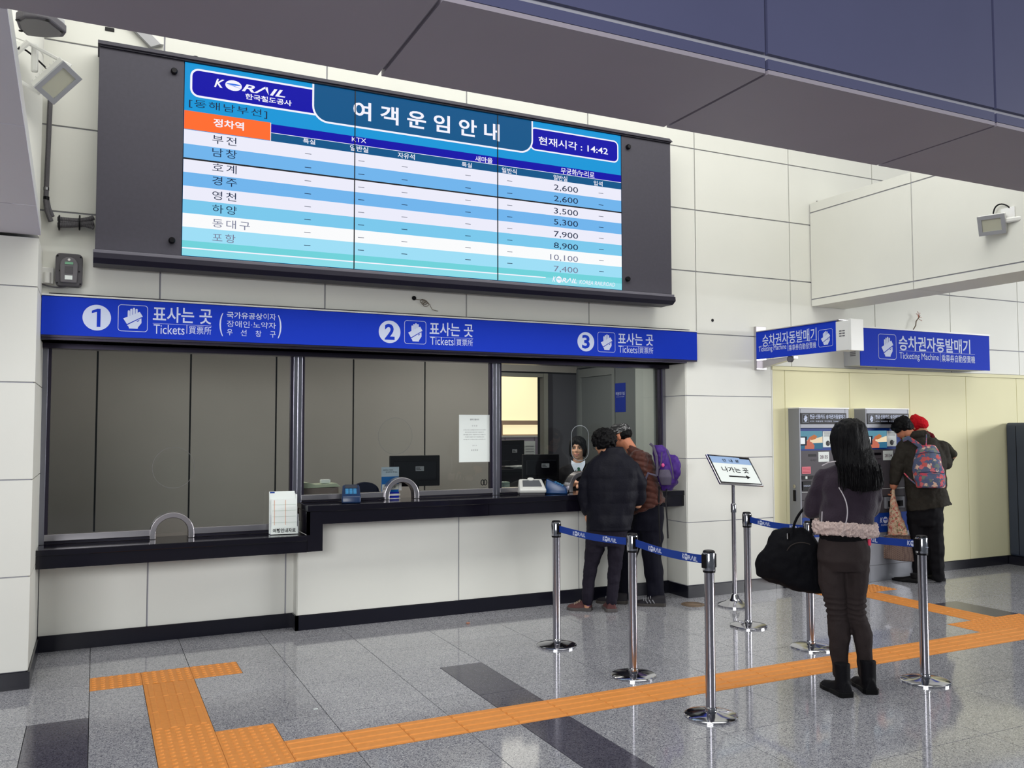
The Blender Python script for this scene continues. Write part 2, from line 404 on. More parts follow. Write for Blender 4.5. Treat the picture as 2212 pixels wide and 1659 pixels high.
# ------------------------------------------------------------------ ticket office behind the glass
M_part = mat('partition_panel', (150, 146, 140), .45, spec=.3, var=.03, vscale=2)
M_partd = mat('dark_partition', (74, 74, 80), .5)
M_side = mat('office_side_wall', (104, 108, 108), .5)
pt = struct(B().box(-1.2, 3.9, 8.635, 8.72, 0, 2.6).box(4.52, 5.0, 8.66, 8.72, 0, 2.6).box(3.9, 4.6, 8.66, 8.72, 2.19, 2.6).obj('wall_partition', mat('partition_gap', (22, 22, 24), .8)))
PJ = [-1.14, -.79, .0086, .80, 1.59, 2.36, 3.13, 3.9]
for i in range(len(PJ)-1): piece('panel', M_part, pt, PJ[i]+.008, PJ[i+1]-.008, 8.62, 8.635, .02, 2.58)
piece('panel', M_part, pt, 3.9, 4.98, 8.62, 8.66, 2.22, 2.58)
piece('panel', M_partd, pt, 4.66, 4.985, 8.62, 8.66, .02, 2.2)
piece('door_jamb', mat('jamb_grey', (120, 120, 112), .4), pt, 4.52, 4.57, 8.56, 8.66, 0, 2.2)
piece('door_jamb', mat('dark_jamb', (52, 50, 56), .4), pt, 4.575, 4.65, 8.6, 8.66, 0, 2.2)
piece('door_jamb', mat('jamb_grey', (120, 120, 112), .4), pt, 3.905, 4.52, 8.58, 8.66, 2.16, 2.2)
struct(B().box(-1.2, 5.06, 7.1, 11.4, 2.56, 2.66).box(5.06, 7.2, 8.7, 11.4, 2.56, 2.66).obj('ceiling_office', mat('office_ceiling', (150, 150, 150), .8)))
sw = struct(B().box(4.98, 5.06, 7.1, 8.72, 0, 2.58).obj('wall_office', mat('partition_gap', (22, 22, 24), .8)))
piece('panel', M_side, sw, 4.965, 4.98, 7.41, 7.78, .02, 2.55)
piece('panel', mat('pale_wall_panel', (176, 182, 176), .5), sw, 4.96, 4.98, 7.08, 7.40, .02, 2.55)
piece('panel', M_side, sw, 4.97, 4.98, 7.79, 8.60, 2.27, 2.55)
piece('panel', M_side, sw, 4.968, 4.98, 8.56, 8.615, .02, 2.26)
dr = struct(B().box(4.972, 4.98, 7.79, 8.555, .02, 2.255).obj('door_1', M_side))
B().box(4.955, 4.972, 7.79, 7.84, .02, 2.25).box(4.955, 4.972, 8.5, 8.55, .02, 2.25).box(4.955, 4.972, 7.84, 8.5, 2.16, 2.25).obj('door_frame', mat('door_frame_grey', (118, 122, 120), .45), dr)
B().tube([(4.93, 7.9, 1.0), (4.93, 8.02, 1.0)], .01).tube([(4.97, 7.9, 1.0), (4.93, 7.9, 1.0)], .01).obj('door_handle', M_chrome, dr)
# back office: bright blinds, divider, desk
M_blind = mat('lit_window', (250, 236, 190), .8, emit=(255, 240, 196), es=1.0)
bo = struct(B().box(3.2, 7.2, 10.62, 10.72, 0, 2.6).box(3.1, 3.2, 8.72, 10.7, 0, 2.6).box(7.15, 7.25, 8.72, 10.7, 0, 2.6).obj('wall_back_office', mat('back_office_wall', (196, 180, 176), .7)))
win = struct(B().box(4.3, 6.6, 10.6, 10.62, 1.69, 2.5).box(4.96, 6.6, 10.6, 10.62, 1.5, 1.63).obj('window_4', M_blind))
B().box(4.3, 6.6, 10.57, 10.6, 1.63, 1.69).box(4.86, 4.95, 10.57, 10.6, 1.45, 1.63).box(4.3, 6.6, 10.54, 10.6, 1.44, 1.47).obj('window_frame', mat('blind_rail', (205, 176, 152), .5), win)
b = thing('cubicle_divider', 'lilac grey cubicle divider with white top rail below the bright window in the back office', 'divider', (4.9, 10, 0))
for k in range(4): piece('panel', mat('lilac_fabric', (158, 148, 164), .9), b, 4.3+.42*k, 4.3+.42*k+.41, 10, 10.04, .05, 1.47)
B().box(4.28, 6.0, 9.99, 10.05, 1.47, 1.49).obj('top_rail', M_whp, b)
B().box(4.98, 5.14, 9.985, 9.99, 1.1, 1.42).obj('notice_sheet', M_paper, b)
ltx = mat('pale_ink', (120, 120, 128), .7)
for k in range(7): B().box(5.0, 5.12, 9.983, 9.985, 1.14+.035*k, 1.146+.035*k).obj('print_line', ltx, b)
tb = thing('desk', 'dark office desk covered with papers seen through the doorway behind window 3', 'desk', (4.4, 9.3, 0))
B().box(3.95, 5.0, 9.1, 9.7, 1.08, 1.11).obj('desktop', M_blk, tb, bevel=.004)
for x in (3.97, 4.95): B().box(x, x+.03, 9.12, 9.68, 0, 1.08).obj('desk_panel', mat('desk_brown', (60, 50, 56), .6), tb)
B().box(4.0, 4.95, 9.66, 9.68, .3, 1.08).obj('modesty_panel', mat('desk_brown', (60, 50, 56), .6), tb)

def monitor(label, c, wdt, h, yaw=0, face_cam=False, group=None, scr=None, foot=None):
    t = thing('computer_monitor', label, 'monitor', (c[0], c[1], foot if foot is not None else c[2]-h/2-.1), group)
    M = Matrix.Translation(V(c)) @ Matrix.Rotation(yaw, 4, 'Z')
    B().box(-wdt/2, wdt/2, -.012, .02, -h/2, h/2, M).obj('screen_case', M_blk, t, bevel=.006)
    B().box(-wdt/2+.03, wdt/2-.03, -.03, -.012, -h/2+.05, h/2-.05, M).obj('rear_cover', mat('glossy_black', (12, 11, 18), .15), t, bevel=.012)
    B().box(-wdt/2+.015, wdt/2-.015, .02, .022, -h/2+.02, h/2-.015, M).obj('screen', mat('screen_dark', (40, 44, 56), .2), t)
    B().box(.0, .075, -.033, -.03, .0, .04, M).obj('asset_sticker', mat('sticker_grey', (150, 152, 158), .6), t)
    B().box(.006, .04, -.034, -.033, .022, .028, M).box(.006, .05, -.034, -.033, .01, .015, M).obj('print_line', M_blk, t)
    z0 = t.location.z-c[2]
    B().box(-.03, .03, -.03, .0, z0+.012, -h/2+.06, M).obj('stand_neck', M_blk, t)
    B().box(-.11, .11, -.09, .09, z0, z0+.014, M).obj('stand_foot', M_blk, t, bevel=.005)
    return t
# inner desk behind the windows
dk = thing('desk', 'long grey staff desk running behind the ticket windows', 'desk', (2.3, 7.5, 0))
M_desk = mat('grey_desktop', (120, 116, 112), .12, spec=.6)
for a, b_ in ((-.34, .68), (.684, 1.46)): B().box(a, b_, 7.13, 7.42, .735, .765).obj('desktop', M_desk, dk, bevel=.003)
for a, b_ in ((1.48, 2.9), (2.904, 4.2), (4.204, 4.95)): B().box(a, b_, 7.13, 7.42, .87, .90).obj('desktop', M_desk, dk, bevel=.003)
for a in (-.33, 1.44, 2.9, 4.2, 4.92): B().box(a, a+.025, 7.2, 7.4, 0, .735 if a < 1.46 else .87).obj('side_panel', M_grp, dk)
m2c = (atY(896, 1017, 7.28)); m3c = atY(1168, 1010, 7.28)
monitor('black computer monitor seen from behind with grey sticker, behind window 2', (m2c.x, 7.28, m2c.z), .45, .27, -.12, foot=.9)
monitor('black computer monitor seen from behind, left of the smiling clerk', (m3c.x, 7.28, m3c.z), .36, .25, -.2, foot=.9)
c = atY(1103, 978, 9.4)
monitor('dark monitor in the back office below the bright window', (c.x, 9.4, c.z), .42, .30, .25, foot=1.11)
c = atY(1090, 998, 9.2)
for k in range(4):
    tag(B().box(-.14, .14, -.1, .1, 0, .006, Matrix.Translation((4.62-.03*k, 9.24, 1.112+.008*k)) @ Matrix.Rotation(.3*k-.4, 4, 'Z')).obj('paper_sheet', M_paper),
        ('topmost white sheet fanned on the back office desk', 'second white sheet from the top on the back office desk', 'third white sheet from the top on the back office desk', 'lowest white sheet fanned on the back office desk')[3-k], 'paper', 'papers on the back office desk')
ch = thing('office_chair', 'dark red office chair tucked under the back office desk', 'chair', (4.75, 8.95, 0))
B().box(4.55, 4.95, 8.92, 8.97, .55, 1.02).obj('backrest', mat('red_fabric', (110, 44, 36), .9), ch, bevel=.03)
B().box(4.53, 4.97, 8.94, 9.09, .45, .52).obj('seat', mat('red_fabric', (110, 44, 36), .9), ch, bevel=.02)
B().tube([(4.75, 9.02, .06), (4.75, 9.02, .45)], .025).obj('column', M_blk, ch)
for k in range(5):
    a = 2*PI*k/5; B().tube([(4.75, 9.02, .07), (4.75+.25*math.cos(a), 9.02+.25*math.sin(a), .03)], .018).obj('leg', M_blk, ch)
b = tag(B().box(4.962, 4.965, 7.585, 7.785, 1.755, 2.06).obj('wall_poster', mat('poster_blue', (20, 44, 140), .5)), 'dark blue banner with small white lettering on the office side wall', 'poster')
text('직원대기실', (4.9605, 7.685, 1.95), (0, -1, 0), (0, 0, 1), .17, .035, M_wlet, b)
text('STAFF ROOM', (4.9605, 7.685, 1.915), (0, -1, 0), (0, 0, 1), .15, .006, M_wlet, b)
l = bpy.data.lights.new('office_fill', 'AREA'); l.shape = 'RECTANGLE'; l.size = 5; l.size_y = .5; l.energy = 27; l.color = (1, .93, .86)  # fill added for the dim office interior, no lamp fitting behind it
o = bpy.data.objects.new('office_fill', l); COL.objects.link(o); o.location = (1.9, 7.7, 2.5)
l = bpy.data.lights.new('office_fill', 'AREA'); l.shape = 'RECTANGLE'; l.size = 1.2; l.size_y = .5; l.energy = 20; l.color = (1, .95, .9)  # extra fill added to brighten the clerk, not a known fitting
o = bpy.data.objects.new('office_fill', l); COL.objects.link(o); o.location = (3.75, 7.3, 2.52); o.rotation_euler = (.35, 0, 0)
l = bpy.data.lights.new('back_office_light', 'AREA'); l.size = 1.2; l.energy = 10; l.color = (1, .93, .85)
o = bpy.data.objects.new('back_office_light', l); COL.objects.link(o); o.location = (4.8, 9.8, 2.5)

# ------------------------------------------------------------------ windows 1-3
gm = bpy.data.materials.new('window_glass'); gm.use_nodes = True; nt = gm.node_tree; nt.nodes.clear()
go = nt.nodes.new('ShaderNodeOutputMaterial'); mx = nt.nodes.new('ShaderNodeMixShader'); tr = nt.nodes.new('ShaderNodeBsdfTransparent'); gl = nt.nodes.new('ShaderNodeBsdfGlossy'); fr = nt.nodes.new('ShaderNodeFresnel')
fr.inputs[0].default_value = 1.45; gl.inputs['Roughness'].default_value = .01; tr.inputs[0].default_value = (.93, .95, .94, 1)
nt.links.new(fr.outputs[0], mx.inputs[0]); nt.links.new(tr.outputs[0], mx.inputs[1]); nt.links.new(gl.outputs[0], mx.inputs[2]); nt.links.new(mx.outputs[0], go.inputs[0])
M_glass = gm
M_plate = gm.copy(); M_plate.name = 'clear_acrylic'; M_plate.node_tree.nodes['Fresnel'].inputs[0].default_value = 1.03
for n_ in M_plate.node_tree.nodes:
    if n_.type == 'BSDF_TRANSPARENT': n_.inputs[0].default_value = (.992, .996, .994, 1)
def arch_outline(cx, zb, hw, zt, n=18):
    """from bottom left, over the top, to bottom right"""
    r = hw; zc = zt-r
    return [(cx-hw, zb)] + [(cx-r*math.cos(PI*i/n), zc+r*math.sin(PI*i/n)) for i in range(n+1)] + [(cx+hw, zb)]
wins = [('window_1', -.345, 1.455, .775, .80, .846, .533, .155, .969), ('window_2', 1.455, 3.20, 1.0, 1.02, 1.062, 2.323, .15, 1.181), ('window_3', 3.20, 5.02, 1.0, 1.02, 1.062, 4.075, .15, 1.19)]
for (nm, x0, x1, zc, zr0, zr1, cx, hw, zt) in wins:
    r0 = B()
    r0.box(x0, x0+.035, 6.965, 7.035, zc, 2.2); r0.box(x1-.035, x1, 6.965, 7.035, zc, 2.2); r0.box(x0+.035, x1-.035, 6.965, 7.035, 2.165, 2.2)
    root = struct(r0.obj(nm, M_steel, bevel=.003))
    B().box(x0+.035, x0+.055, 6.975, 7.02, zr0, 2.165).box(x1-.055, x1-.035, 6.975, 7.02, zr0, 2.165).obj('glazing_bead', M_dsteel, root)
    B().box(x0+.035, cx-hw+.004, 6.965, 7.03, zr0, zr1).box(cx+hw-.004, x1-.035, 6.965, 7.03, zr0, zr1).obj('bottom_rail', M_steelh, root, bevel=.002)
    B().box(x0+.035, cx-hw, 6.985, 7.015, zc+.002, zr0).box(cx+hw, x1-.035, 6.985, 7.015, zc+.002, zr0).obj('rail_gap', M_housd, root)
    out = arch_outline(cx, zc, hw, zt); inn = arch_outline(cx, zc, hw-.04, zt-.04)
    b = B(); n = len(out)
    vs = [V((p[0], 6.945, p[1])) for p in out]+[V((p[0], 6.945, p[1])) for p in inn]+[V((p[0], 7.04, p[1])) for p in out]+[V((p[0], 7.04, p[1])) for p in inn]
    fs = []
    for i in range(n-1): fs += [(i, i+1, n+i+1, n+i), (2*n+i, 3*n+i, 3*n+i+1, 2*n+i+1), (i, 2*n+i, 2*n+i+1, i+1), (n+i, n+i+1, 3*n+i+1, 3*n+i)]
    fs += [(0, n, 3*n, 2*n), (n-1, 3*n-1, 4*n-1, 2*n-1)]
    b.add(vs, fs); b.obj('arch_frame', M_steelh, root, bevel=.004)
    po = [(x0+.05, zr1-.002)] + [p for p in arch_outline(cx, zr1-.002, hw-.02, zt-.02)] + [(x1-.05, zr1-.002), (x1-.05, 2.17), (x0+.05, 2.17)]
    B().prism([V((p[0], 6.997, p[1])) for p in po], (0, .006, 0)).obj('pane', M_glass, root)
    # speech disc fixed on the glass
    b = B(); M_acr = mat('acrylic_rim', (150, 156, 160), .2)
    if nm == 'window_3':
        pts = rrect(0, 0, .19, .33, .09, 8); P = atY(1253, 957, 6.98); P = (P.x, 6.98, P.z)
        ring(b, pts, .006, P, (1, 0, 0), (0, 0, 1), 0); b.obj('speech_plate_rim', M_acr, root)
    else:
        P = atY(375, 1010, 6.98) if nm == 'window_1' else atY(854, 942, 6.98)
        pts = [(.15*math.cos(2*PI*i/40), .155*math.sin(2*PI*i/40)) for i in range(40)]
        ring(b, pts, .003, P, (1, 0, 0), (0, 0, 1), 0); b.obj('speech_plate_rim', mat('faint_acrylic', (108, 108, 108), .3), root)
    B().prism([V((P[0]+p[0], 6.982, P[2]+p[1])) for p in pts], (0, .004, 0)).obj('speech_plate', M_plate, root)
# metal lining between sign and windows
struct(B().box(-.343, 5.02, 6.62, 7.0, 2.20, 2.215).box(-.343, 5.02, 6.90, 6.965, 2.165, 2.2).obj('trim_3', M_dsteel))

# ------------------------------------------------------------------ granite counters
ct = thing('service_counter', 'long polished black granite counter with a lower wheelchair section at window 1', 'counter', (2.3, 6.8, .7))
B().box(-.345, 1.478, 6.68, 7.12, .735, .775).obj('countertop', M_black, ct, bevel=.003)
B().box(-.345, 1.478, 6.69, 6.72, .647, .733).obj('apron', M_black, ct)
B().box(1.48, 5.02, 6.68, 7.12, .955, 1.0).obj('countertop', M_black, ct, bevel=.003)
B().box(1.50, 3.0, 6.69, 6.72, .855, .953).box(3.003, 5.02, 6.69, 6.72, .855, .953).obj('apron', M_black, ct)
B().box(1.48, 1.50, 6.685, 7.0, .777, .953).box(1.48, 1.597, 6.685, 6.72, .65, .953).obj('end_panel', M_black, ct)

# ------------------------------------------------------------------ logos and pictograms
def logo(cp, U, W, wd, h, m, parent, mglobe=None, mline=None, shear=.25):
    U = V(U).normalized(); W = V(W).normalized(); cp = V(cp)
    text('K', cp-U*(.43*wd), U, W, .14*wd, h, m, parent, bold=.02, shear=shear)
    text('RΛIL', cp+U*(.19*wd), U, W, .62*wd, h*.92, m, parent, bold=.02, shear=shear)
    b = B(); q = cp-U*(.235*wd)
    flat(b, [(.115*wd*math.cos(2*PI*i/20), .62*h*math.sin(2*PI*i/20)) for i in range(20)], q, U, W, .001); b.obj('globe_mark', m, parent)
    b = B(); flat(b, [(.10*wd*math.cos(a), .12*h+.10*h*math.sin(a*1)) for a in [2*PI*i/14 for i in range(14)]], q, U, W, .0016)
    flat(b, [(-.085*wd, -.02*h), (.0, -.02*h), (.13*wd, -.3*h), (.0, -.09*h)], q, U, W, .0017); b.obj('globe_mark', mglobe or M_blue, parent)
def hand(cp, U, W, wd, h, parent, m=None, mb=None, mi=None):
    m = m or M_wlet; mb = mb or M_wlet; mi = mi or M_blue
    cp = V(cp); T = lambda x, y: ((x-582)/193*wd-wd/2, -((y-112)/180*h-h/2))
    b = B(); ring(b, rrect(0, 0, wd, h, min(wd, h)*.12), h*.018, cp, U, W, .0012); b.obj('pictogram_border', mb, parent)
    b = B()
    for (x, y) in ((644, 150), (660, 138), (677, 131), (694, 137)):
        flat(b, [T(x, 192), T(x+14, 190), T(x+14, y+5), T(x+11, y), T(x+3, y), T(x, y+5)], cp, U, W, .001)
    flat(b, [T(616, 206), T(722, 156), T(742, 188), T(725, 196), T(640, 243)], cp, U, W, .0013)
    flat(b, [T(641, 250), T(724, 203), T(733, 200), T(734, 232), T(712, 262), T(710, 272), T(655, 272), T(650, 258)], cp, U, W, .001)
    b.obj('hand_pictogram', m, parent)
    b = B(); flat(b, [T(700, 222), T(724, 208), T(712, 224)], cp, U, W, .0016); b.obj('hand_pictogram', mi, parent)

# ------------------------------------------------------------------ long ticket sign
SY = 6.60
sg = thing('overhead_sign', 'long blue sign numbered 1 to 3 above the ticket windows', 'sign', (2.4, 6.62, 2.23))
B().box(-.343, 5.127, SY, WY-.001, 2.23, 2.495).obj('sign_panel', M_blue, sg, bevel=.002)
B().box(-.343, 5.127, SY-.006, WY-.001, 2.497, 2.508).obj('top_trim', M_whp, sg)
B().box(-.30, 5.05, SY+.01, WY-.001, 2.514, 2.518).obj('cover_lip', M_grp, sg)
B().box(-.343, 5.127, SY+.004, WY-.001, 2.215, 2.23).obj('bottom_trim', M_dsteel, sg)
for (num, xc, yc, rz, hx0, hx1, hy, hh, t1, t2, ty, th, k1, k2, ky, kh, j1, j2, jy, jh, lx) in (
        ('1', 209.2, 686.2, 28, 254.7, 319.3, 687.6, 60, 330.3, 458, 681, 34, 331.7, 398.6, 712, 20, 408, 456.5, 713.7, 17, 403.6),
        ('2', 841.6, 716.8, 24.5, 873.3, 920.5, 718, 50, 928, 1022, 712, 29, 929.4, 979.8, 737, 17, 985.8, 1021.4, 740, 14.5, 982.5),
        ('3', 1265.4, 738.3, 21, 1291, 1328.9, 739.3, 44, 1335, 1411, 733, 25.5, 1336, 1376.5, 755, 15, 1381, 1411, 757.5, 13, 1379)):
    P = atY(xc, yc, SY); rr = abs(atY(xc, yc-rz, SY).z-P.z)*.99
    b = B(); b.lathe((P.x, SY, P.z), [(rr, 0), (rr, .0015)], 40, ax=(0, -1, 0)); b.obj('number_disc', M_wlet, sg)
    if num == '1':
        b = B(); flat(b, [(.0*rr, -.72*rr), (.26*rr, -.72*rr), (.26*rr, .7*rr), (.02*rr, .7*rr), (-.36*rr, .52*rr), (-.36*rr, .33*rr), (0, .45*rr)], (P.x, SY-.0016, P.z), (1, 0, 0), (0, 0, 1), .0004); b.obj('number', M_blue, sg)
    else: text(num, (P.x, SY-.0016, P.z), (1, 0, 0), (0, 0, 1), rr*.92, rr*1.42, M_blue, sg, bold=.03, name='number')
    a = atY(hx0, hy, SY).x; b_ = atY(hx1, hy, SY).x; zz = atY((hx0+hx1)/2, hy, SY).z; zh = rr*2.1
    hand(((a+b_)/2, SY, zz), (1, 0, 0), (0, 0, 1), b_-a, zh, sg)
    tY('표사는 곳', SY, t1, t2, ty, th, M_wlet, sg, bold=.014)
    tY('Tickets', SY, k1, k2, ky, kh, M_wlet, sg)
    tY('買票所', SY, j1, j2, jy, jh, M_wlet, sg)
    P0 = atY(t1, ty, SY).x; P1 = atY(t2, ty, SY).x; z0 = atY((t1+t2)/2, ty+th*.6, SY).z; lxX = atY(lx, ky, SY).x
    B().box(P0, P1, SY-.0008, SY, z0-.001, z0+.001).box(lxX-.002, lxX+.002, SY-.0008, SY, z0-.062, z0-.001).obj('rule_line', M_wlet, sg)
tY('(', SY, 474, 482, 701, 50, M_wlet, sg); tY(')', SY, 600, 608, 706, 50, M_wlet, sg)
tY('국가유공상', SY, 490, 567, 682, 14, M_wlet, sg, bold=.014); tY('이자', SY, 569, 596, 684.5, 14, M_wlet, sg)
tY('장애인·노약자', SY, 490, 596, 701.5, 14, M_wlet, sg)
for s_, xa, ya in (('우', 490, 717.5), ('선', 520, 718.8), ('창', 552, 721), ('구', 583, 722.5)): tY(s_, SY, xa, xa+12.5, ya, 13.5, M_wlet, sg)

# ------------------------------------------------------------------ fare board
def em(name, rgb, es=1.04): return mat(name, (6, 6, 8), .5, spec=.08, emit=rgb, es=es)
E_cy = em('screen_cyan', (14, 150, 216)); E_navy = em('screen_navy', (2, 0, 168)); E_teal = em('screen_teal', (0, 84, 136)); E_or = em('screen_orange', (255, 108, 44))
E_wh = em('screen_white', (245, 244, 255)); E_w2 = em('screen_row_white', (236, 236, 250)); E_w3 = em('screen_row_bright', (250, 251, 252)); E_b1 = em('screen_row_blue', (112, 180, 236)); E_b2 = em('screen_row_cyan', (122, 200, 236))
E_b3 = em('screen_row_pale', (158, 222, 246)); E_bt = em('screen_bottom', (112, 210, 218)); E_bt2 = em('screen_bottom_light', (140, 220, 232)); E_ink = em('screen_ink', (24, 40, 70)); E_ink2 = em('screen_ink_pale', (120, 124, 150)); E_dk = em('screen_deep', (0, 32, 110)); E_dash = em('screen_dash', (120, 124, 140))
BYF = 6.40
bd = thing('fare_board', 'huge dark framed screen board listing train fares in won', 'display board', (2.33, 6.5, 2.72))
B().box(-.02, 4.69, BYF+.012, 6.60, 2.775, 4.20).obj('housing', M_housd, bd)
B().box(-.025, .516, BYF, BYF+.02, 2.80, 4.19).obj('side_panel', M_hous, bd, bevel=.003)
B().box(4.166, 4.695, BYF, BYF+.02, 2.80, 4.19).obj('side_panel', M_hous, bd, bevel=.003)
B().prism([(-.035, 6.37, 4.20), (-.035, 6.42, 4.245), (-.035, 6.62, 4.245), (-.035, 6.62, 4.20)], (4.74, 0, 0)).obj('top_trim', M_hous, bd, bevel=.003)
B().box(-.02, 4.69, 6.385, 6.42, 4.188, 4.2).obj('top_trim', M_housd, bd)
B().box(-.035, 4.705, 6.375, 6.6, 2.772, 2.796).obj('bottom_trim', mat('trim_grey', (112, 110, 120), .4), bd, bevel=.003)
B().prism([(-.035, 6.36, 2.772), (-.035, 6.355, 2.735), (-.035, 6.40, 2.705), (-.035, 6.58, 2.705), (-.035, 6.6, 2.772)], (4.74, 0, 0)).obj('bottom_trim', M_housd, bd, bevel=.002)
for (x, y) in ((376, 155), (371, 520), (1356, 318), (1355, 603)):
    P = atY(x, y, BYF); B().lathe((P.x, BYF, P.z), [(.022, 0), (.022, .02), (.016, .03), (.012, .03)], 20, ax=(0, -1, 0)).obj('lock_knob', M_blk, bd)
sx0, sx1, sz0, sz1 = .522, 4.160, 2.806, 4.184
xj = [sx0, atY(766, 380, BYF).x, atY(1075, 400, BYF).x, sx1]
zr_ = lambda y: atY(400, y, BYF).z
ZR = [3.702, 3.600, 3.495]+[3.495-.0972*k for k in range(1, 7)]
zj = 3.494
for i in range(3):
    for (a, b_) in ((sz0, zj-.004), (zj+.004, sz1)):
        piece('screen_tile', E_cy, bd, xj[i]+(.003 if i else 0), xj[i+1]-(.003 if i < 2 else 0), BYF+.003, BYF+.013, a, b_)
def SR(x0, x1, z0, z1, m, off, name='screen_graphic'):
    b = B(); b.poly([(x0, BYF+.003-off, z0), (x1, BYF+.003-off, z0), (x1, BYF+.003-off, z1), (x0, BYF+.003-off, z1)]); return b.obj(name, m, bd)
SRL = BYF+.003
for k in range(8):
    m = (E_w2, E_b1)[k % 2] if k < 4 else ((E_w2, E_b2, E_w3, E_b3)[k-4])
    SR(sx0, sx1, ZR[k+1], ZR[k], m, .0006)
SR(sx0, sx1, zr_(534.4), ZR[8], E_bt, .0006); SR(sx0, sx1, sz0, zr_(534.4), E_bt2, .0006)
SR(sx0, atY(1179, 590, BYF).x, zr_(536.4), zr_(533.6), E_wh, .001)
xo = atY(585.5, 280, BYF).x; zt = zr_(240.5); zd = zr_(257.5)
zt = atY(489.7, 250.7, BYF).z; zb = ZR[0]
SR(sx0, xo-.004, zb+.004, zt, E_or, .001); SR(xo-.004, xo, zb, zt, E_wh, .0011)
zh1 = 3.829; zh2 = 3.766
SR(xo, sx1, zh2, zh1, E_navy, .001); SR(xo, sx1, zb, zh2-.004, E_teal, .001); SR(xo, sx1, zh2-.004, zh2, E_wh, .0011)
def RB(x0, x1, z0, z1, r, min_, t, offs):
    pts = rrect((x0+x1)/2, (z0+z1)/2, x1-x0, z1-z0, r)
    b = B(); flat(b, pts, (0, SRL, 0), (1, 0, 0), (0, 0, 1), offs); b.obj('screen_graphic', E_wh, bd)
    b = B(); flat(b, rrect((x0+x1)/2, (z0+z1)/2, x1-x0-2*t, z1-z0-2*t, r-t), (0, SRL, 0), (1, 0, 0), (0, 0, 1), offs+.0005); b.obj('screen_graphic', min_, bd)
a = atY(411, 170, BYF).x; c = atY(700, 200, BYF).x
RB(a, c, atY(549, 228.8, BYF).z, atY(549, 168.6, BYF).z, .06, E_navy, .014, .001)
a2 = atY(1145, 300, BYF).x; c2 = atY(1336, 320, BYF).x
RB(a2, c2, atY(1240, 337.8, BYF).z, atY(1240, 289, BYF).z, .05, E_navy, .012, .001)
a3 = atY(674.7, 200, BYF).x; c3 = atY(1151.5, 300, BYF).x; z3 = atY(765.6, 275.2, BYF).z
def tab(x0, x1, z0, z1, r, off, m):
    pts = [(x0+r-r*math.cos(t), z0+r-r*math.sin(t)) for t in [PI/2*i/8 for i in range(9)]] + [(x1-r+r*math.sin(t), z0+r-r*math.cos(t)) for t in [PI/2*i/8 for i in range(9)]] + [(x1, z1), (x0, z1)]
    b = B(); flat(b, pts, (0, SRL, 0), (1, 0, 0), (0, 0, 1), off); b.obj('screen_graphic', m, bd)
tab(a3, c3, z3, sz1-.002, .12, .002, E_wh); tab(a3+.014, c3-.014, z3+.014, sz1-.001, .107, .0024, E_teal)
SR(sx0, a3-.25, zj, zj+.0, E_dk, .001) if False else None
T_ = lambda s, xl, xr, yc, hp, m=E_wh, **k: tY(s, SRL-.003, xl, xr, yc, hp, m, bd, **k)
logo(atY(541, 191, SRL-.002), (1, 0, 0), (0, 0, 1), atY(617, 200, BYF).x-atY(463, 183, BYF).x, .062, E_wh, bd, mglobe=em('globe_blue', (40, 110, 230)), shear=.3)
T_('한국철도공사', 530, 630, 215.5, 12.5, bold=.02)
T_('[동해남부선]', 408, 577.5, 235, 19, E_ink, sc=1.15)
T_('정차역', 461, 527, 269, 18, bold=.02)
for i, (s, x1_) in enumerate((('부전', 511), ('남창', 512), ('호계', 511), ('경주', 512), ('영천', 510.5), ('하양', 511.5), ('동대구', 540), ('포항', 508.5))):
    yy = (303.5, 331.6, 364, 392.5, 424, 453, 485, 514.5)[i]
    T_(s, 458.5, x1_, yy, 18.5, E_ink if i < 6 else E_ink2, sc=1.25)
T_('여 객 운 임 안 내', 763, 1079, 262, 38, bold=.022)
T_('현재시각 : 14:42', 1163.5, 1313, 315, 17.5, bold=.012)
T_('KTX', 760, 791, 302.5, 9.5); T_('특실', 654.5, 681, 305.6, 11, bold=.01); T_('일반실', 756, 795.5, 321.5, 12, bold=.01); T_('자유석', 859, 896, 337, 12, bold=.01)
T_('새마을', 1026.5, 1064, 345, 12, bold=.01); T_('특실', 997.5, 1019.5, 356.2, 10.5, bold=.01); T_('일반식', 1084, 1116, 369.2, 11.5, bold=.01)
T_('무궁화/누리로', 1211.5, 1284, 373.5, 13, bold=.01); T_('일반실', 1195.5, 1225.5, 384.8, 11.5, bold=.01); T_('입석', 1282.5, 1301.5, 396.3, 10.5, bold=.01)
for i, s in enumerate(('2,600', '2,600', '3,500', '5,300', '7,900', '8,900', '10,100', '7,400')):
    yy = (408.5, 432.5, 458.8, 482.5, 508.5, 533, 558.5, 583)[i]
    T_(s, 1196.5 if i != 6 else 1188.5, 1248.5, yy, 14, E_ink if i < 6 else E_ink2)
    zc = (ZR[i]+ZR[i+1])/2-.008
    for x in (665, 780.5, 874, 1011, 1101, 1298):
        X = atY(x, 400, BYF).x; ww = .024
        B().poly([(X-ww, SRL-.003, zc-.0025), (X+ww, SRL-.003, zc-.0025), (X+ww, SRL-.003, zc+.0025), (X-ww, SRL-.003, zc+.0025)]).obj('dash_mark', E_dash if i % 2 == 0 else E_ink, bd)
logo(atY(1220, 605, SRL-.002), (1, 0, 0), (0, 0, 1), atY(1247, 605, BYF).x-atY(1194, 605, BYF).x, .045, E_wh, bd, mglobe=E_bt2, shear=.3)
T_('KOREA RAILROAD', 1251.5, 1328.6, 612, 8.5, shear=.2)
B().box(xj[1]-.0035, xj[1]+.0035, SRL-.007, SRL, sz0, sz1).box(xj[2]-.0035, xj[2]+.0035, SRL-.007, SRL, sz0, sz1).obj('screen_bezel', M_blk, bd)
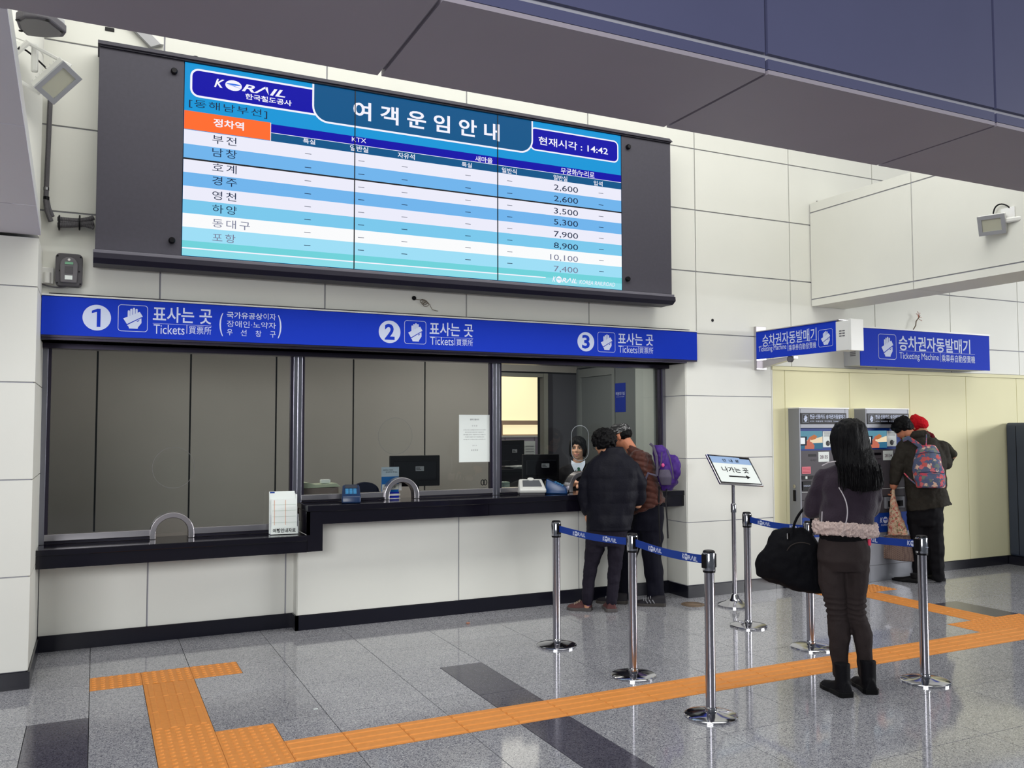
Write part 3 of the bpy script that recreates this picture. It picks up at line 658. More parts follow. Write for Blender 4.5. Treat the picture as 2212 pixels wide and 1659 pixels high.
B().box(sx0, xj[1]-.004, SRL-.007, SRL, zj-.005, zj+.005).box(xj[1]+.004, xj[2]-.004, SRL-.007, SRL, zj-.005, zj+.005).box(xj[2]+.004, sx1, SRL-.007, SRL, zj-.005, zj+.005).obj('screen_bezel', M_blk, bd)
# lifting eyes and bolts on the top
P = atY(423, 118, 6.5)
B().tube([(P.x+.03*math.cos(t), 6.5, 4.245+.03*math.sin(t)) for t in [PI*i/10 for i in range(11)]], .007, 8).obj('lifting_eye', M_blk, bd)
P = atY(1305, 276, 6.5)
B().lathe((P.x, 6.5, 4.245), [(.014, 0), (.014, .02), (.004, .03)], 10).obj('lifting_eye', M_blk, bd)
P = atY(1045, 233, 6.5); B().box(P.x-.02, P.x+.02, 6.48, 6.52, 4.245, 4.258).obj('lifting_eye', M_hous, bd)

# ------------------------------------------------------------------ ticketing-machine signs
s1 = thing('projecting_sign', 'blue ticketing machine sign projecting from the wall on a steel bracket', 'sign', (5.93, 6.1, 2.2))
B().box(5.872, 5.99, 5.60, 6.61, 2.275, 2.52).obj('sign_box', M_whp, s1, bevel=.004)
B().box(5.86, 5.872, 5.592, 6.615, 2.262, 2.53).obj('sign_face', M_blue, s1)
B().box(5.85, 6.0, 5.55, 6.62, 2.53, 2.538).obj('top_trim', M_steelh, s1)
B().box(5.855, 6.0, 5.45, 5.592, 2.262, 2.52).box(5.853, 6.004, 5.42, 5.45, 2.256, 2.53).obj('end_cap', M_whp, s1, bevel=.003)
b = B()
for k in range(3):
    for j in range(2): b.box(5.853, 5.857, 5.49+.035*j, 5.517+.035*j, 2.385+.022*k, 2.395+.022*k)
b.obj('vent_slots', M_grp, s1)
B().prism([(5.90, 6.64, 2.17), (5.90, 6.64, 2.25), (5.90, 6.15, 2.262), (5.90, 6.15, 2.24)], (.05, 0, 0)).obj('bracket_arm', M_steelh, s1)
B().box(5.86, 5.99, 6.615, 6.649, 2.16, 2.59).obj('wall_plate', M_steelh, s1, bevel=.003)
B().lathe((5.90, 6.18, 2.235), [(.03, 0), (.03, .03)], 20, ax=(-1, 0, 0)).obj('bracket_bolt', M_grp, s1)
def tX(body, X, xl, xr, yc, hp, m, parent, **k):
    a = atX(xl, yc, X); b_ = atX(xr, yc, X); xc = (xl+xr)/2
    h = atX(xc, yc-hp/2, X).z-atX(xc, yc+hp/2, X).z; c = atX(xc, yc, X); c.y = (a.y+b_.y)/2
    return text(body, c, (0, -1, 0), (0, 0, 1), abs(a.y-b_.y), h, m, parent, **k)
tX('승차권자동발매기', 5.859, 1647, 1764, 729, 27, M_wlet, s1, bold=.008)
tX('Ticketing Machine', 5.859, 1639, 1698.5, 753, 15, M_wlet, s1)
tX('乘車券自動發賣機', 5.859, 1704, 1763, 748, 13.5, M_wlet, s1)
P = atX(1783.5, 730, 5.859); hw_ = abs(atX(1768, 730, 5.859).y-atX(1799, 730, 5.859).y)
hand((5.859, P.y, P.z), (0, -1, 0), (0, 0, 1), hw_, .155, s1)
a = atX(1640, 741, 5.859); z = 2.385
B().box(5.8585, 5.86, atX(1763, 738, 5.859).y, a.y, z, z+.002).box(5.8585, 5.86, atX(1702, 745, 5.859).y-.002, atX(1702, 745, 5.859).y+.002, 2.31, 2.385).obj('rule_line', M_wlet, s1)

FY = 6.42
s2 = thing('wall_sign', 'long blue ticketing machine sign box mounted flat above the ticket machines', 'sign', (8, 6.53, 2.2))
B().box(7.068, 9.06, FY+.012, WY-.001, 2.228, 2.612).obj('sign_box', mat('grey_aluminium', (176, 178, 184), .4, metal=.3), s2, bevel=.004)
B().box(7.065, 9.065, FY, FY+.012, 2.224, 2.615).obj('sign_face', M_blue, s2)
B().box(7.06, 9.07, FY-.005, WY-.001, 2.616, 2.63).obj('top_trim', M_whp, s2)
b = B()
for k in range(9): b.box(7.064, 7.068, 6.49, 6.56, 2.33+.018*k, 2.338+.018*k)
b.obj('vent_slots', M_grp, s2)
yy = FY-.001
tY('승차권자동발매기', yy, 1941.5, 2095.5, 745, 31, M_wlet, s2, bold=.018)
tY('Ticketing Machine', yy, 1943, 2028, 772, 18, M_wlet, s2)
tY('乘車券自動發賣機', yy, 2034, 2106, 775.5, 16, M_wlet, s2, bold=.005)
a = atY(1897, 748, yy).x; c = atY(1936, 750, yy).x; z = atY(1916, 749, yy).z
hand(((a+c)/2, yy, z), (1, 0, 0), (0, 0, 1), c-a, .265, s2)
x0 = atY(1943, 758, yy).x; x1 = atY(2106, 765, yy).x; xm = atY(2031, 770, yy).x; z = atY(2020, 761.5, yy).z
B().box(x0, x1, yy, yy+.001, z, z+.0025).box(xm-.002, xm+.002, yy, yy+.001, z-.1, z).obj('rule_line', M_wlet, s2)

# ------------------------------------------------------------------ ticket machines
M_mach = mat('machine_grey', (134, 136, 144), .45, metal=.2)
M_mblue = mat('machine_blue', (16, 56, 140), .4)
M_mdark = mat('machine_panel', (82, 78, 84), .45)
MY = 6.5
def machine(X, num, label, XR=.774):
    t = thing('ticket_machine', label, 'ticket machine', (X+.39, 6.57, 0), 'automatic ticket machines')
    D = lambda px, py: (atY(px, py, MY).x-6.189+X, atY(px, py, MY).z)
    def bx_(x0, x1, z0, z1, y0, y1, nm, m, bv=0, lb=None): return B().box(X+x0, X+x1, MY+y0, MY+y1, z0, z1).obj(nm, m, t, bevel=bv, label=lb)
    bx_(.10, .118, 0, 1.78, 0, .149, 'cabinet_side', M_mach, .003); bx_(.722, XR, 0, 1.78, 0, .149, 'cabinet_side', M_mach, .003)
    bx_(.118, .722, 1.585, 1.78, 0, .149, 'cabinet_head', M_mach, .003)
    bx_(.118, .722, 0, .67, .0, .149, 'cabinet_base', M_mach, .003)
    bx_(.118, .722, .67, 1.585, .035, .149, 'blue_surround', M_mblue)
    bx_(.095, XR+.003, 1.78, 1.79, -.006, .149, 'cabinet_cap', M_whp)
    bx_(.105, XR-.01, .165, .17, -.002, 0, 'base_seam', M_grp)
    # header
    bx_(.118, .735, 1.625, 1.735, -.006, 0, 'header_panel', M_blk, .002)
    hand((X+.178, MY-.0065, 1.68), (1, 0, 0), (0, 0, 1), .082, .082, t, mi=M_blk)
    text('현금·신용카드 승차권자동발매기', (X+.475, MY-.007, 1.70), (1, 0, 0), (0, 0, 1), .48, .045, M_wlet, t, bold=.02)
    text('ATM  자동발매  무인발권  Ticket vending', (X+.475, MY-.007, 1.652), (1, 0, 0), (0, 0, 1), .48, .016, M_wlet, t, bold=.01)
    # illuminated picture
    E_sky = em('poster_sky', (96, 150, 170), .9); E_sea = em('poster_sea', (60, 118, 150), .8); E_sun = em('poster_sun', (248, 226, 190), .9); E_hand = em('poster_hand', (214, 120, 96), .8); E_ph = em('poster_phone', (232, 238, 242)); E_or2 = em('poster_ticket', (206, 128, 78), .8)
    y = MY+.033
    pic = B().box(X+.13, X+.44, y, MY+.04, 1.375, 1.555).obj('backlit_picture', E_sky, t)
    def q(pts, m, o): b = B(); b.poly([(X+p[0], y-o, p[1]) for p in pts]); b.obj('picture_print', m, pic)
    q([(.13, 1.375), (.44, 1.375), (.44, 1.435), (.13, 1.43)], E_sea, .0006)
    q([(.13, 1.43), (.44, 1.437), (.44, 1.50), (.3, 1.47), (.13, 1.455)], E_sun, .0006)
    q([(.26, 1.49), (.33, 1.52), (.37, 1.50), (.345, 1.475), (.29, 1.462)], E_or2, .0008)
    q([(.20, 1.375), (.205, 1.42), (.235, 1.46), (.27, 1.50), (.285, 1.49), (.27, 1.45), (.30, 1.44), (.33, 1.41), (.325, 1.375)], E_hand, .001)
    q([(.13, 1.41), (.225, 1.41), (.232, 1.5), (.13, 1.5)], em('phone_case', (30, 36, 50)), .0012)
    q([(.134, 1.425), (.205, 1.425), (.205, 1.49), (.134, 1.49)], E_ph, .0014)
    pp = bx_(.445, .58, 1.39, 1.552, .030, .035, 'notice_sheet', M_paper)
    for k in range(6): B().box(X+.46, X+.562, y-.004, y-.003, 1.50+.008*k, 1.503+.008*k).obj('print_line', mat('pale_ink', (120, 120, 128), .7), pp)
    b = B(); b.lathe((X+.51, y-.003, 1.43), [(.028, 0), (.028, .001)], 16, ax=(0, -1, 0)); b.obj('print_mark', M_blk, pp)
    b = B(); b.poly([(X+.51, y-.0055, 1.445), (X+.55, y-.0055, 1.44), (X+.52, y-.0055, 1.415)]); b.obj('print_mark', M_grp, pp)
    # dark operating panel
    bx_(.13, .70, .69, 1.36, .022, .035, 'operating_panel', M_mdark, .003)
    pn = bx_(.367, .51, 1.245, 1.345, .018, .022, 'number_card', M_paper)
    text(num, (X+.438, MY+.0175, 1.293), (1, 0, 0), (0, 0, 1), .105, .034, mat('card_ink', (92, 60, 80), .6), t, bold=.01)
    bx_(.24, .34, 1.30, 1.325, .019, .022, 'indicator_strip', M_blk)
    text('카드투입구', (X+.30, MY+.0215, 1.262), (1, 0, 0), (0, 0, 1), .08, .02, M_blk, t)
    bx_(.145, .26, 1.13, 1.20, .018, .022, 'pink_sticker', mat('pink_paper', (226, 128, 140), .6))
    for k in range(4): bx_(.155, .25, 1.142+.014*k, 1.146+.014*k, .0172, .018, 'print_line', mat('pink_ink', (170, 60, 80), .6))
    bx_(.14, .355, 1.075, 1.11, .016, .022, 'slot_plate', M_blk)
    bx_(.185, .21, 1.08, 1.105, .0145, .016, 'slot_mark', M_paper); bx_(.325, .35, 1.08, 1.105, .0145, .016, 'slot_mark', M_paper)
    bx_(.14, .34, .965, 1.055, .008, .022, 'note_slot', M_blk, .003)
    text('지폐/동전', (X+.195, MY+.0075, 1.01), (1, 0, 0), (0, 0, 1), .09, .018, M_wlet, t)
    bx_(.14, .68, .945, .95, .02, .022, 'panel_seam', M_paper); bx_(.14, .68, .865, .87, .02, .022, 'panel_seam', M_blk)
    bx_(.36, .64, .74, .86, -.01, .022, 'coin_tray', M_mach, .006); bx_(.39, .61, .76, .82, -.012, -.01, 'tray_opening', M_blk)
    logo((X+.47, MY-.001, .60), (1, 0, 0), (0, 0, 1), .26, .05, M_wlet, t) if False else None
    bp = bx_(.118, .722, .50, .70, -.003, 0, 'blue_band', M_mblue)
    logo((X+.42, MY-.004, .625), (1, 0, 0), (0, 0, 1), .3, .055, M_wlet, t)
    text('KOREA RAILROAD', (X+.42, MY-.004, .575), (1, 0, 0), (0, 0, 1), .26, .018, M_wlet, t)
    B().lathe((X+.10, MY+.075, 1.005), [(.02, 0), (.02, .006), (.006, .008)], 16, ax=(-1, 0, 0)).obj('door_lock', M_chrome, t)
    bx_(.088, .10, .86, .97, .06, .09, 'door_handle', M_blk, .004)
    return t
machine(6.189, '28135', 'grey and blue ticket machine numbered 28135, left of the two')
machine(7.10, '28134', 'grey and blue ticket machine numbered 28134, right of the two, used by the backpacker', .742)

# slate cabinet standing in for a blurred dark area on the cream wall
cb = thing('stand_in_cabinet', 'slate cabinet standing in for the blurred dark area at the right wall end', 'cabinet', (9.95, 6.2, 0))
M_cab = mat('slate_cabinet', (58, 66, 84), .35, var=.1, vscale=3)
B().box(9.60, 10.4, 5.8, 6.63, .1, 1.64).obj('body', M_cab, cb, bevel=.03, seg=4)
B().box(9.595, 10.41, 5.79, 6.63, 0, .1).obj('plinth', M_base, cb)
B().box(9.597, 9.601, 6.50, 6.505, .12, 1.6).obj('side_seam', M_blk, cb)
B().box(9.65, 10.35, 5.79, 5.8, .2, 1.55).obj('front_door', mat('slate_cabinet_door', (50, 58, 76), .35), cb, bevel=.004)

# ------------------------------------------------------------------ queue posts with retractable belts
M_belt = mat('belt_blue', (30, 62, 150), .6)
def post(P, label, to=None, logos=(), nxt=None):
    x, y = P; t = thing('queue_post', label, 'queue post', (x, y, 0), 'chrome queue posts with blue belts')
    z = V((x, y, 0))
    B().lathe(z, [(.146, 0), (.146, .010), (.143, .0125), (.135, .016), (.09, .024), (.05, .03), (.03, .034), (.02, .034)], 48).obj('base_plate', M_chrome, t, smooth=True)
    B().lathe(z, [(.0275, .03), (.0275, .80)], 28).obj('pole', M_steel2, t, smooth=True)
    B().lathe(z, [(.031, .028), (.031, .05), (.0275, .055)], 28).obj('base_collar', M_chrome, t, smooth=True)
    B().lathe(z, [(.034, .79), (.035, .802)], 28).obj('lower_collar', M_blk, t, smooth=True)
    B().lathe(z, [(.035, .802), (.0355, .895), (.033, .9)], 28).obj('head', M_chrome, t, smooth=True)
    B().lathe(z, [(.033, .9), (.033, .906), (.026, .912), (.0, .912)], 28).obj('cap', M_blk, t, smooth=True)
    b = B()
    for k in range(2):
        a = PI*k+(math.atan2(to[1]-y, to[0]-x) if to else .1); M = Matrix.Translation(z) @ Matrix.Rotation(a, 4, 'Z'); b.box(.030, .043, -.016, .016, .815, .892, M)
    b.obj('belt_socket', M_blk, t, bevel=.003)
    if to:
        q = V((to[0], to[1], 0)); d = (q-z).normalized(); n = V((0, 0, 1)).cross(d); L = (q-z).length
        b = B(); N_ = 16; vs = []
        for i in range(N_+1):
            s = .04+(L-.08)*i/N_; sag = -.014*math.sin(PI*i/N_)
            for (o_, zz) in ((-.0012, .831), (.0012, .831), (.0012, .878), (-.0012, .878)):
                vs.append(z+d*s+n*o_+V((0, 0, zz+sag)))
        b.loft([vs[4*i:4*i+4] for i in range(N_+1)]); bl = b.obj('belt', M_belt, t)
        b = B(); b.box(-.02, .0, -.008, .008, .82, .888, Matrix.Translation(q) @ Matrix.Rotation(math.atan2(d.y, d.x), 4, 'Z') @ Matrix.Translation((-.034, 0, 0))).obj('belt_clip', M_blk, t)
        for f in logos:
            s = f*L; c = z+d*s-n*.0016*(-1)+V((0, 0, .855-.014*math.sin(PI*f)))
            # lettering on the camera side of the belt
            N = d.cross(V((0, 0, 1))); c = z+d*s+N*.0016+V((0, 0, .8545-.014*math.sin(PI*f)))
            logo(c, d, (0, 0, 1), .155, .030, M_wlet, bl, mglobe=M_belt, shear=.1)
    return t
M_steel2 = mat('satin_pole', (168, 166, 174), .22, metal=1)
P1, P2, P3, P4, P5, P6 = (3.075, 5.64), (3.15, 4.75), (3.10, 3.91), (4.755, 5.51), (4.70, 4.78), (4.72, 3.84)
post(P1, 'chrome queue post nearest the counter, in front of the curly-haired customer', P2, (.33, .73))
post(P2, 'chrome queue post in the middle of the left belt line, before the man in brown', P3, (.33, .78))
post(P3, 'chrome queue post at the near end of the left belt line, closest to the camera')
post(P4, 'chrome queue post beside the exit notice stand, left of the big black bag', P5, (.30, .82))
post(P5, 'chrome queue post half hidden behind the black bag and the long-haired woman', P6, (.12, .56, .97))
post(P6, 'chrome queue post right of the long-haired woman, before the backpacker')

# ------------------------------------------------------------------ exit notice stand
ns = thing('notice_stand', 'chrome notice stand with tilted exit arrow board beside the white column', 'sign stand', (5.19, 6.19, 0))
z = V((5.19, 6.19, 0))
B().lathe(z, [(.15, 0), (.15, .012), (.13, .022), (.08, .04), (.045, .065), (.032, .10), (.02, .11)], 48).obj('base_plate', M_chrome, ns, smooth=True)
B().lathe(z, [(.019, .1), (.019, .85)], 24).obj('pole', M_steel2, ns, smooth=True)
B().lathe(z, [(.025, .83), (.025, .90), (.02, .91)], 24).obj('height_clamp', M_chrome, ns, smooth=True)
B().lathe(z, [(.0145, .9), (.0145, 1.12)], 24).obj('upper_pole', M_steel2, ns, smooth=True)
tl = atY(1554, 984, 6.30); trr = atY(1643, 988, 6.30); br = atY(1624, 1050, 6.08); bl_ = atY(1526, 1041, 6.08)
c = (tl+trr+br+bl_)/4
U = ((trr-tl)+(br-bl_)).normalized(); W = ((tl-bl_)+(trr-br)); W = (W-U*W.dot(U)); hh = W.length/2; W.normalize(); ww = ((trr-tl).length+(br-bl_).length)/2
N = U.cross(W)
Mb = Matrix(((U.x, -N.x, W.x, c.x), (U.y, -N.y, W.y, c.y), (U.z, -N.z, W.z, c.z), (0, 0, 0, 1)))
B().box(-ww/2, ww/2, 0, .018, -hh/2, hh/2, Mb).obj('board_frame', M_chrome, ns, bevel=.005)
B().box(-ww/2+.014, ww/2-.014, -.002, 0, -hh/2+.014, hh/2-.014, Mb).obj('board_border', M_blk, ns)
cf = c+N*.0022
B().box(-ww/2+.022, ww/2-.022, -.003, -.002, -hh/2+.022, hh/2-.022, Mb).obj('board_sheet', M_paper, ns)
B().box(-ww/2+.022, ww/2-.022, -.0035, -.003, hh*.5-.10, hh/2-.022, Mb).obj('board_heading', mat('pale_blue_print', (150, 176, 214), .6), ns)
B().box(ww/2-.13, ww/2-.022, -.0042, -.0035, hh*.5-.036, hh/2-.022, Mb).obj('board_heading', M_blk, ns)
text('안  내  문', c+N*.0045+W*(hh*.5-.066), U, W, .19, .034, M_blk, ns, bold=.01)
text('나가는 곳', c+N*.004+W*(-.002)+U*.0, U, W, .30, .062, M_blk, ns, bold=.012)
b = B(); flat(b, [(-.11, -.005), (.09, -.005), (.09, -.02), (.135, .002), (.09, .024), (.09, .009), (-.11, .009)], c+N*.004-W*.082, U, W, 0); b.obj('arrow', M_blk, ns)
B().tube([z+V((0, 0, 1.1)), c-N*.02-W*.02], .012).obj('tilt_joint', M_chrome, ns)

# ------------------------------------------------------------------ things on the counter
lf = thing('leaflet_holder', 'clear holder full of white travel leaflets on the low counter', 'leaflet holder', (1.33, 6.86, .776))
Mh = Matrix.Translation((1.335, 6.85, .776)) @ Matrix.Rotation(-.12, 4, 'Z') @ Matrix.Rotation(-.10, 4, 'X')
M_clr = mat('clear_plastic', (214, 218, 226), .15)
B().box(-.105, .105, .045, .05, 0, .21, Mh).box(-.105, -.101, -.03, .05, 0, .15, Mh).box(.101, .105, -.03, .05, 0, .15, Mh).obj('holder_back', M_clr, lf)
B().box(-.10, .10, -.03, -.026, 0, .055, Mh).obj('holder_label', M_paper, lf)
for k, (zt, dx) in enumerate(((.27, 0), (.315, -.012), (.305, .004), (.33, -.014))):
    B().box(-.098+dx, .096+dx, -.02+.016*k, -.012+.016*k, .005, zt, Mh).obj('leaflet', M_paper, lf)
lt = B()
for k in range(4): lt.box(-.09, .09, -.0215, -.020, .09+.045*k, .0915+.045*k, Mh)
lt.obj('print_line', mat('pale_green_ink', (170, 190, 176), .6), lf)
B().box(-.075, -.072, -.0218, -.0205, .07, .26, Mh).box(.008, .011, -.0218, -.0205, .07, .26, Mh).obj('print_line', mat('orange_ink', (222, 150, 110), .6), lf)
B().box(-.105, -.07, .026, .028, .30, .328, Mh).obj('leaflet_picture', M_mblue, lf)
Rz = Mh.to_3x3(); text('여행안내자료', Mh @ V((0, -.0315, .028)), Rz @ V((1, 0, 0)), Rz @ V((0, 0, 1)), .17, .032, M_blk, lf, bold=.02)
def at_counter(px, py, Y, z): p = atY(px, py, Y); return V((p.x, Y, z))
# blue card reader before window 2
P = atZ(768, 1088, 1.0); P = V((P.x, 6.84, 1.001))
def reader(label, P, rz, big=1, tilt=.9, m=None):
    t = thing('card_reader', label, 'card reader', P)
    M = Matrix.Translation(P) @ Matrix.Rotation(rz, 4, 'Z')
    w_ = .075*big
    B().hexa([M @ V(p) for p in ((-w_, -.10, 0), (w_, -.10, 0), (w_, .10, 0), (-w_, .10, 0), (-w_, -.09, .055), (w_, -.09, .055), (w_*.9, .09, .135), (-w_*.9, .09, .135))]).obj('reader_body', m or mat('navy_plastic', (24, 48, 86), .3), t, bevel=.012, seg=3, smooth=True)
    U = (M.to_3x3() @ V((1, 0, 0))); Wv = (M.to_3x3() @ V((0, .18, .08))).normalized(); N = U.cross(Wv)
    c0 = M @ V((0, .02, .1045))
    def pl(x0, x1, y0, y1, o_): return [c0+U*x+Wv*y+N*o_ for x, y in ((x0, y0), (x1, y0), (x1, y1), (x0, y1))]
    B().prism(pl(-.05*big, .05*big, .01, .07, .002), N*.002).obj('display', mat('lcd_dark', (50, 56, 70), .15), t)
    for i in range(4):
        for j in range(3):
            B().prism(pl(-.045*big+.031*j*big, -.02*big+.031*j*big, -.085+.022*i, -.069+.022*i, .001), N*.004).obj('key', mat('blue_keys', (70, 140, 190), .4), t)
    return t
reader('small dark blue card reader in front of window 2', P, -.25)
P = atZ(1205, 1062, 1.0)
reader('blue card reader beside the white terminal at window 3', V((3.77, 6.9, 1.001)), 1.0, 1.1, m=mat('bright_navy_plastic', (22, 66, 120), .3))
# white terminal
P = V((3.50, 6.87, 1.001)); wt = thing('signature_pad', 'white payment terminal with grey screen on the counter at window 3', 'card reader', P)
M = Matrix.Translation(P) @ Matrix.Rotation(-.35, 4, 'Z')
B().hexa([M @ V(p) for p in ((-.12, -.09, .02), (.12, -.09, .02), (.12, .11, .0), (-.12, .11, .0), (-.12, -.10, .055), (.12, -.10, .055), (.105, .11, .135), (-.105, .11, .135))]).obj('terminal_body', M_whp, wt, bevel=.014, seg=3, smooth=True)
B().hexa([M @ V(p) for p in ((-.11, -.06, 0), (.11, -.06, 0), (.11, .10, 0), (-.11, .10, 0), (-.11, -.06, .03), (.11, -.06, .03), (.11, .10, .03), (-.11, .10, .03))]).obj('terminal_foot', M_grp, wt)
Rm = M.to_3x3(); U = Rm @ V((1, 0, 0)); Wv = (Rm @ V((0, .21, .08))).normalized(); N = U.cross(Wv); c0 = M @ V((0, .005, .097))
B().prism([c0+U*x+Wv*y for x, y in ((-.085, -.06), (.085, -.06), (.075, .065), (-.075, .065))], N*.004).obj('display', mat('pad_grey', (96, 98, 104), .4), wt)
B().lathe(c0+Wv*.085+N*.001, [(.03, 0), (.028, .008), (.0, .012)], 20, ax=N).obj('button', M_whp, wt, smooth=True)
# dark blue dome-backed chair behind window 2
P = atY(790, 1060, 7.5)
chs = thing('office_chair', 'dark blue round-backed staff chair between the paper trays and window 2 arch', 'chair', (P.x, 7.76, 0))
b = B(); pts = [(-.13, .80), (-.135, .98)]+[(-.125*math.cos(PI*i/12), .985+.085*math.sin(PI*i/12)) for i in range(13)]+[(.135, .98), (.13, .80)]
b.prism([V((P.x+p[0], 7.50, p[1]+.045)) for p in pts], (0, .05, 0)); b.obj('backrest', mat('navy_fabric', (20, 24, 48), .8), chs, bevel=.012)
B().box(P.x-.2, P.x+.2, 7.56, 7.96, .45, .52).obj('seat', mat('navy_fabric', (20, 24, 48), .8), chs, bevel=.02)
B().tube([(P.x, 7.56, .5), (P.x, 7.53, .82)], .02).tube([(P.x, 7.76, .05), (P.x, 7.76, .46)], .025).obj('column', M_blk, chs)
for k in range(5):
    a = 2*PI*k/5; B().tube([(P.x, 7.76, .07), (P.x+.26*math.cos(a), 7.76+.26*math.sin(a), .03)], .018).obj('leg', M_blk, chs)
# paper tray, tissue box
P = atY(683, 1052, 7.25)
tr_ = thing('receipt_printer', 'brown and pale green receipt printer behind the left end of window 2', 'printer', (P.x, 7.25, .901))
B().box(P.x-.17, P.x+.17, 7.17, 7.33, .905, 1.10).obj('printer_body', mat('taupe_plastic', (132, 118, 112), .5), tr_, bevel=.006)
B().prism([(P.x-.16, 7.165, 1.10), (P.x+.19, 7.165, 1.105), (P.x+.15, 7.165, 1.135), (P.x-.02, 7.165, 1.128), (P.x-.08, 7.165, 1.145), (P.x-.15, 7.165, 1.148)], (0, .17, 0)).obj('printer_lid', mat('pale_green_plastic', (190, 200, 176), .5), tr_, bevel=.003)
B().box(P.x-.205, P.x-.172, 7.2, 7.3, .905, 1.13).obj('cable_box', M_blk, tr_)
tag(B().box(P.x+.03, P.x+.11, 7.2, 7.26, 1.133, 1.165).obj('tissue_pack', M_paper, bevel=.008), 'small white tissue pack lying on the receipt printer', 'tissue pack')
# name plate stand in the arch of window 2
P = V((2.255, 6.985, 1.001))
np_ = thing('name_stand', 'blue and white staff name stand inside the arch of window 2', 'name stand', P)
Y = 7.06; X = 2.255
B().box(X-.075, X+.075, Y, Y+.006, 1.0, 1.26).obj('card_back', mat('bright_blue', (24, 110, 190), .4), np_, bevel=.002)
B().box(X-.085, X+.085, Y-.02, Y+.03, .995, 1.004).obj('stand_foot', M_whp, np_)
B().box(X-.077, X+.077, Y-.002, Y, 1.185, 1.265).obj('card_top', mat('pale_card', (190, 206, 222), .5), np_)
text('궁금하신 사항은', (X-.02, Y-.003, 1.24), (1, 0, 0), (0, 0, 1), .09, .011, M_blk, np_, bold=.01)
text('문의하여 주세요', (X+.01, Y-.003, 1.222), (1, 0, 0), (0, 0, 1), .10, .011, M_blk, np_, bold=.01)
B().box(X-.07, X+.072, Y-.006, Y, 1.075, 1.12).obj('name_plate', mat('cream_plate', (228, 232, 222), .4), np_)
text('고 예 승', (X+.01, Y-.007, 1.097), (1, 0, 0), (0, 0, 1), .075, .018, M_blk, np_)
B().box(X-.077, X+.077, Y-.004, Y, 1.0, 1.055).obj('name_plate', mat('royal_blue', (22, 40, 170), .4), np_)
B().box(X-.073, X+.083, Y-.022, Y-.012, 1.025, 1.04).obj('edge_strip', M_whp, np_)
tag(B().box(X+.075, X+.10, Y-.004, Y+.01, 1.065, 1.125).obj('small_card', M_whp), 'small white card beside the blue name stand in the arch', 'card')
# notice taped to the glass
a = atY(992, 946, 6.99); c = atY(1058, 946, 6.99); zt = atY(1025, 896, 6.99).z; zb = atY(1025, 998, 6.99).z
nt_ = tag(B().box(a.x, c.x, 6.992, 6.995, zb, zt).obj('paper_notice', M_paper), 'white printed notice taped to the glass of window 2', 'notice')
xm = (a.x+c.x)/2; H_ = zt-zb; M_ink = mat('print_ink', (110, 114, 120), .8)
text('알려 드립니다', (xm, 6.9915, zt-.10*H_), (1, 0, 0), (0, 0, 1), .085, .014, M_ink, nt_, bold=.01)
text('안  내  문', (xm, 6.9915, zt-.235*H_), (1, 0, 0), (0, 0, 1), .05, .012, M_ink, nt_)
for k, s in enumerate(('승차권 구입시 신분증을 제시하여 주시기 바라며', '할인승차권은 증빙서류가 필요합니다', '열차 출발 전까지 구입하여 주시기 바랍니다', '자세한 내용은 창구 직원에게 문의', '감사합니다 고객님의 협조 부탁드립니다')):
    text(s, (xm, 6.9915, zt-(.32+.05*k)*H_), (1, 0, 0), (0, 0, 1), .21-(.03 if k in (1, 3) else 0), .009, M_ink, nt_)
text('부 전 역 장', (xm, 6.9915, zt-.75*H_), (1, 0, 0), (0, 0, 1), .065, .012, M_ink, nt_, bold=.01)
text('2 0 1 4', (xm, 6.9915, zt-.65*H_), (1, 0, 0), (0, 0, 1), .04, .008, M_ink, nt_)
P = atY(1053, 1045, 7.12)
sc_ = thing('pen_cup', 'grey pen cup holding black scissors beside the mullion of window 3', 'pen cup', (P.x, 7.2, .90))
B().lathe((P.x, 7.2, .90), [(.035, 0), (.04, .15), (.036, .15), (.03, .01)], 20).obj('cup', M_grp, sc_, smooth=True)
for dx in (-.012, .014): B().tube([(P.x+dx+.016*math.cos(2*PI*i/14), 7.2, 1.10+.024*math.sin(2*PI*i/14)) for i in range(14)], .004, 6, closed=True).obj('scissor_handle', M_blk, sc_)
P = atY(1087, 1045, 7.2)
tag(B().box(P.x-.03, P.x+.05, 7.16, 7.24, .90, 1.10).obj('storage_box', mat('pale_teal_plastic', (130, 150, 140), .5), bevel=.005), 'pale teal plastic box just right of the mullion inside window 3', 'box')

